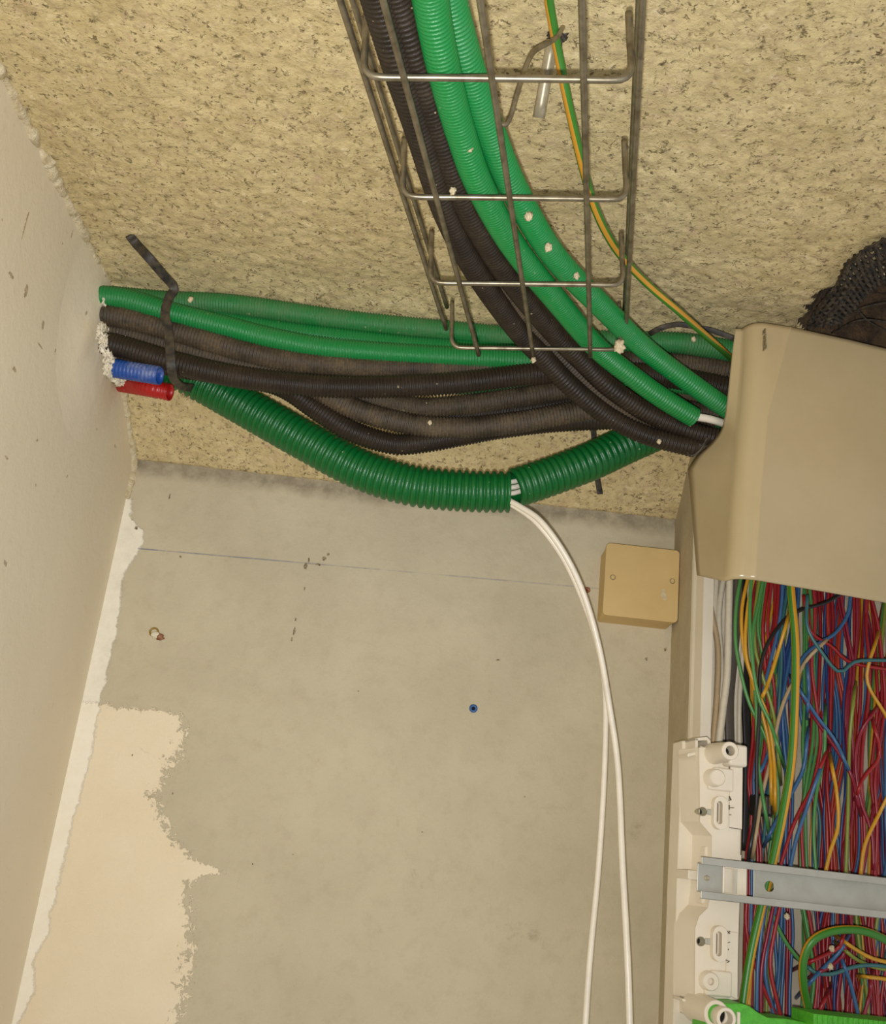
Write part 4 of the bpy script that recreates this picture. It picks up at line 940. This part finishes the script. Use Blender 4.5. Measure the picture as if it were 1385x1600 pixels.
# below the rail
HB = [([(1168, 1400), (1166, 1440), (1172, 1480), (1192, 1540), (1218, 1600), (1230, 1640)], 'red', 'red wire crossing down right behind the thick ground wire, below the rail'),
      ([(1212, 1400), (1200, 1460), (1190, 1520), (1190, 1620)], 'crimson', 'crimson wire falling below the rail, leftmost of its kind'),
      ([(1223, 1400), (1210, 1460), (1204, 1510), (1216, 1570), (1235, 1640)], 'red', 'red wire bulging left below the rail'),
      ([(1216, 1400), (1202, 1460), (1196, 1520), (1206, 1570), (1222, 1640)], 'blue', 'blue wire bulging left below the rail between two reds'),
      ([(1200, 1400), (1191, 1450), (1184, 1520), (1183, 1620)], 'blue', 'blue wire falling below the rail, next to the yellow one'),
      ([(1195, 1400), (1184, 1450), (1174, 1510), (1168, 1620)], 'yellow', 'yellow wire below the rail right of the thick ground wire'),
      ([(1200, 1405), (1212, 1440), (1230, 1475), (1252, 1503)], 'green', 'thin green wire slanting down right below the rail'),
      ([(1262, 1510), (1275, 1520), (1300, 1522), (1330, 1512), (1360, 1508), (1400, 1512)], 'teal', 'teal wire wandering sideways under the green loop'),
      ([(1262, 1505), (1290, 1492), (1312, 1480), (1318, 1462)], 'red', 'red wire hooked inside the green loop'),
      ([(1275, 1522), (1300, 1508), (1320, 1490), (1320, 1470)], 'crimson', 'crimson wire hooked inside the green loop below the red'),
      ([(1262, 1540), (1285, 1515), (1310, 1490), (1322, 1470)], 'blue', 'blue wire slanting up inside the green loop'),
      ([(1318, 1470), (1340, 1485), (1365, 1498), (1400, 1506)], 'yellow', 'upper yellow wire leaving the green loop to the right'),
      ([(1318, 1482), (1340, 1500), (1370, 1512), (1400, 1516)], 'olive', 'olive wire leaving the green loop to the right'),
      ([(1350, 1526), (1370, 1528), (1400, 1532)], 'yellow', 'lower yellow wire at the right edge below the teal one'),
      ([(1290, 1560), (1278, 1590), (1270, 1640)], 'red', 'red wire running down beside the ribbed green block'),
      ([(1316, 1500), (1330, 1540), (1345, 1600)], 'blue', 'blue wire falling right of the green loop'),
      ([(1362, 1530), (1358, 1560), (1340, 1620)], 'crimson', 'crimson wire slanting to the ribbed green block')]
for i, (l, k, lb) in enumerate(HB): l = dive(l) if l[0][1] > 1420 else l[:1] + dive(l[1:]) if False else l; wire(l, 0.084 + 0.004 * (i % 3), k, 0.0017, lb, 'single wires lying over the tangle below the rail')
tag(tube('ground_wire', wpath([(1234, 870), (1237, 930), (1243, 1000), (1243, 1080), (1238, 1180), (1228, 1250), (1212, 1330), (1192, 1410), (1172, 1500), (1158, 1600), (1150, 1680)], 0.100), 0.0037, M['gy'], 16, 0.006, up=Vector((-1, 0, 0))),
    'thick green and yellow ground wire running down in front of the panel wires', 'wire')
tag(tube('ground_wire', wpath([(1270, 1640, .09), (1264, 1580, .095), (1256, 1540, .10), (1256, 1500, .105), (1270, 1470, .11), (1300, 1455, .112), (1340, 1453, .112), (1375, 1464, .11), (1420, 1490, .10)], 0.1), 0.0034, M['gyl'], 16, 0.004, up=Vector((1, 0, 0))),
    'thick green and yellow ground wire curled into a loop under the rail', 'wire')
# small black connector on the yellow wires
cu, ch = UH(1206, 1263, 0.09); e = empty('wire_connector', 'small black connector gathering yellow wires above the rail', 'connector', PU(cu, ch, 0.085))
mb = MB(); boxn(mb, cu - 0.0075, cu + 0.0075, ch - 0.006, ch + 0.012, 0.062, 0.078); mb.build('body', M['w_black'], e, bevel=0.0015, auto=35)
mb = MB()
for k in range(4): boxn(mb, cu - 0.006 + k * 0.003, cu - 0.004 + k * 0.003, ch - 0.004, ch + 0.010, 0.078, 0.0788)
mb.build('ribs', M['w_dark grey'], e, bevel=0.0003, auto=35)

# ================================================================== NETTING IN THE CEILING OPENING
net = MB()
def netp(s, w):                             # s along the band, w across it
    P = [(1262, 510), (1278, 482), (1306, 448), (1322, 414), (1352, 390), (1400, 366), (1450, 345)]
    Q = [(1312, 512), (1318, 496), (1338, 478), (1356, 456), (1378, 440), (1410, 428), (1460, 410)]
    k = min(5, int(s)); t = s - k
    a = Vector(P[k]).lerp(Vector(P[k + 1]), t); b_ = Vector(Q[k]).lerp(Vector(Q[k + 1]), t); p = a.lerp(b_, w)
    return WZ(p.x, p.y, ZCEIL - 0.006 - 0.006 * math.sin(math.pi * w) - 0.004 * noise.noise((s * 2, w * 4, 0)))
for j in range(5):                          # long cords, twisted
    w = j / 4
    for ph in (0, math.pi):
        path = []
        for i in range(260):
            s = i / 259 * 5.98; c = netp(s, min(1, max(0, w + 0.03 * noise.noise((s * 1.5, j * 3, 1)))))
            a = s * 13 + ph + j; path.append(c + Vector((0.2, 0.6, 0)) * 0.0011 * math.sin(a) + Vector((0, 0, 1)) * 0.0011 * math.cos(a))
        sweep(net, path, [0.0009] * len(path), 6)
for i in range(40):                         # short cross cords
    s = i / 39 * 5.4; path = [netp(min(5.98, s + 0.55 * w + 0.05 * noise.noise((s * 3, w * 5, 2))), w) + Vector((0, 0, -0.0022 * math.cos(w * 6 * math.pi + i * math.pi))) for w in [k / 21 for k in range(22)]]
    sweep(net, path, [0.0013 + 0.0006 * random.random()] * 22, 6)
tag(net.build('black_netting', M['net']), 'frayed black netting bunched around the dark ceiling opening above the cover', 'netting')
# a few debris strands inside the opening
for i, l in enumerate([[(1300, 520), (1345, 500), (1400, 505)], [(1330, 470), (1355, 500), (1390, 520)], [(1310, 500), (1350, 480), (1400, 470)]]):
    pts = [WZ(px, py, ZCEIL + 0.006 - 0.006 * (k == 1)) for k, (px, py) in enumerate(l)]
    tag(tube('loose_fibre', pts, 0.0009, M['net'], 6, 0.004), ['lowest loose fibre hanging in the dark ceiling opening', 'middle loose fibre hanging across the dark ceiling opening', 'upper loose fibre hanging in the dark ceiling opening'][i], 'fibre', 'loose fibres in the ceiling opening')

# ================================================================== PLASTER CRUMBS
CR = [(735, 232, .60, 'left green tray conduit, high up', .0022), (708, 298, .635, 'black tray conduit level with the second tray wire', .0024), (826, 338, .672, 'right green tray conduit, uppermost there', .0030),
      (857, 386, .71, 'right green tray conduit, middle one there', .0030), (901, 431, .755, 'right green tray conduit beside the third tray wire', .0024), (968, 541, .825, 'right corner of the end tray wire', .0052),
      (834, 562, .86, 'black conduit just below the tray end', .0026), (672, 660, None, 'sagging black conduit in the middle', .0022), (873, 467, .79, 'left green tray conduit low down', .0016),
      (1030, 690, None, 'black conduit end near the wide green one', .0022), (298, 468, None, 'topmost green conduit right of the strap', .0030), (1084, 530, None, 'top green conduit close to the cover', .0024)]
for i, (px, py, d, lb, r) in enumerate(CR):
    if d is None: c = W(px, py, {672: .872, 1030: .83, 298: .842, 1084: .835}[px])
    else: c = WD(px, py, d)
    tag(blob('plaster_crumb', c, r * 0.8, r * 0.7, r * 1.1, M['crumb'], i * 2.7, 3, 0.5), 'white plaster crumb stuck on the ' + lb, 'crumb', 'plaster crumbs on the conduits')
for i, (px, py, lb) in enumerate([(1282, 1463, 'upper left'), (1300, 1482, 'centre'), (1298, 1510, 'large round, lowest'), (1230, 1432, 'near the rail')]):
    tag(blob('plaster_crumb', PN(px, py, 0.100), 0.0022, 0.0022, 0.0026, M['crumb'], i * 4.7, 3, 0.4), lb + ' white crumb resting on the wires below the rail', 'crumb', 'crumbs on the panel wires')
print('wires', cnt)
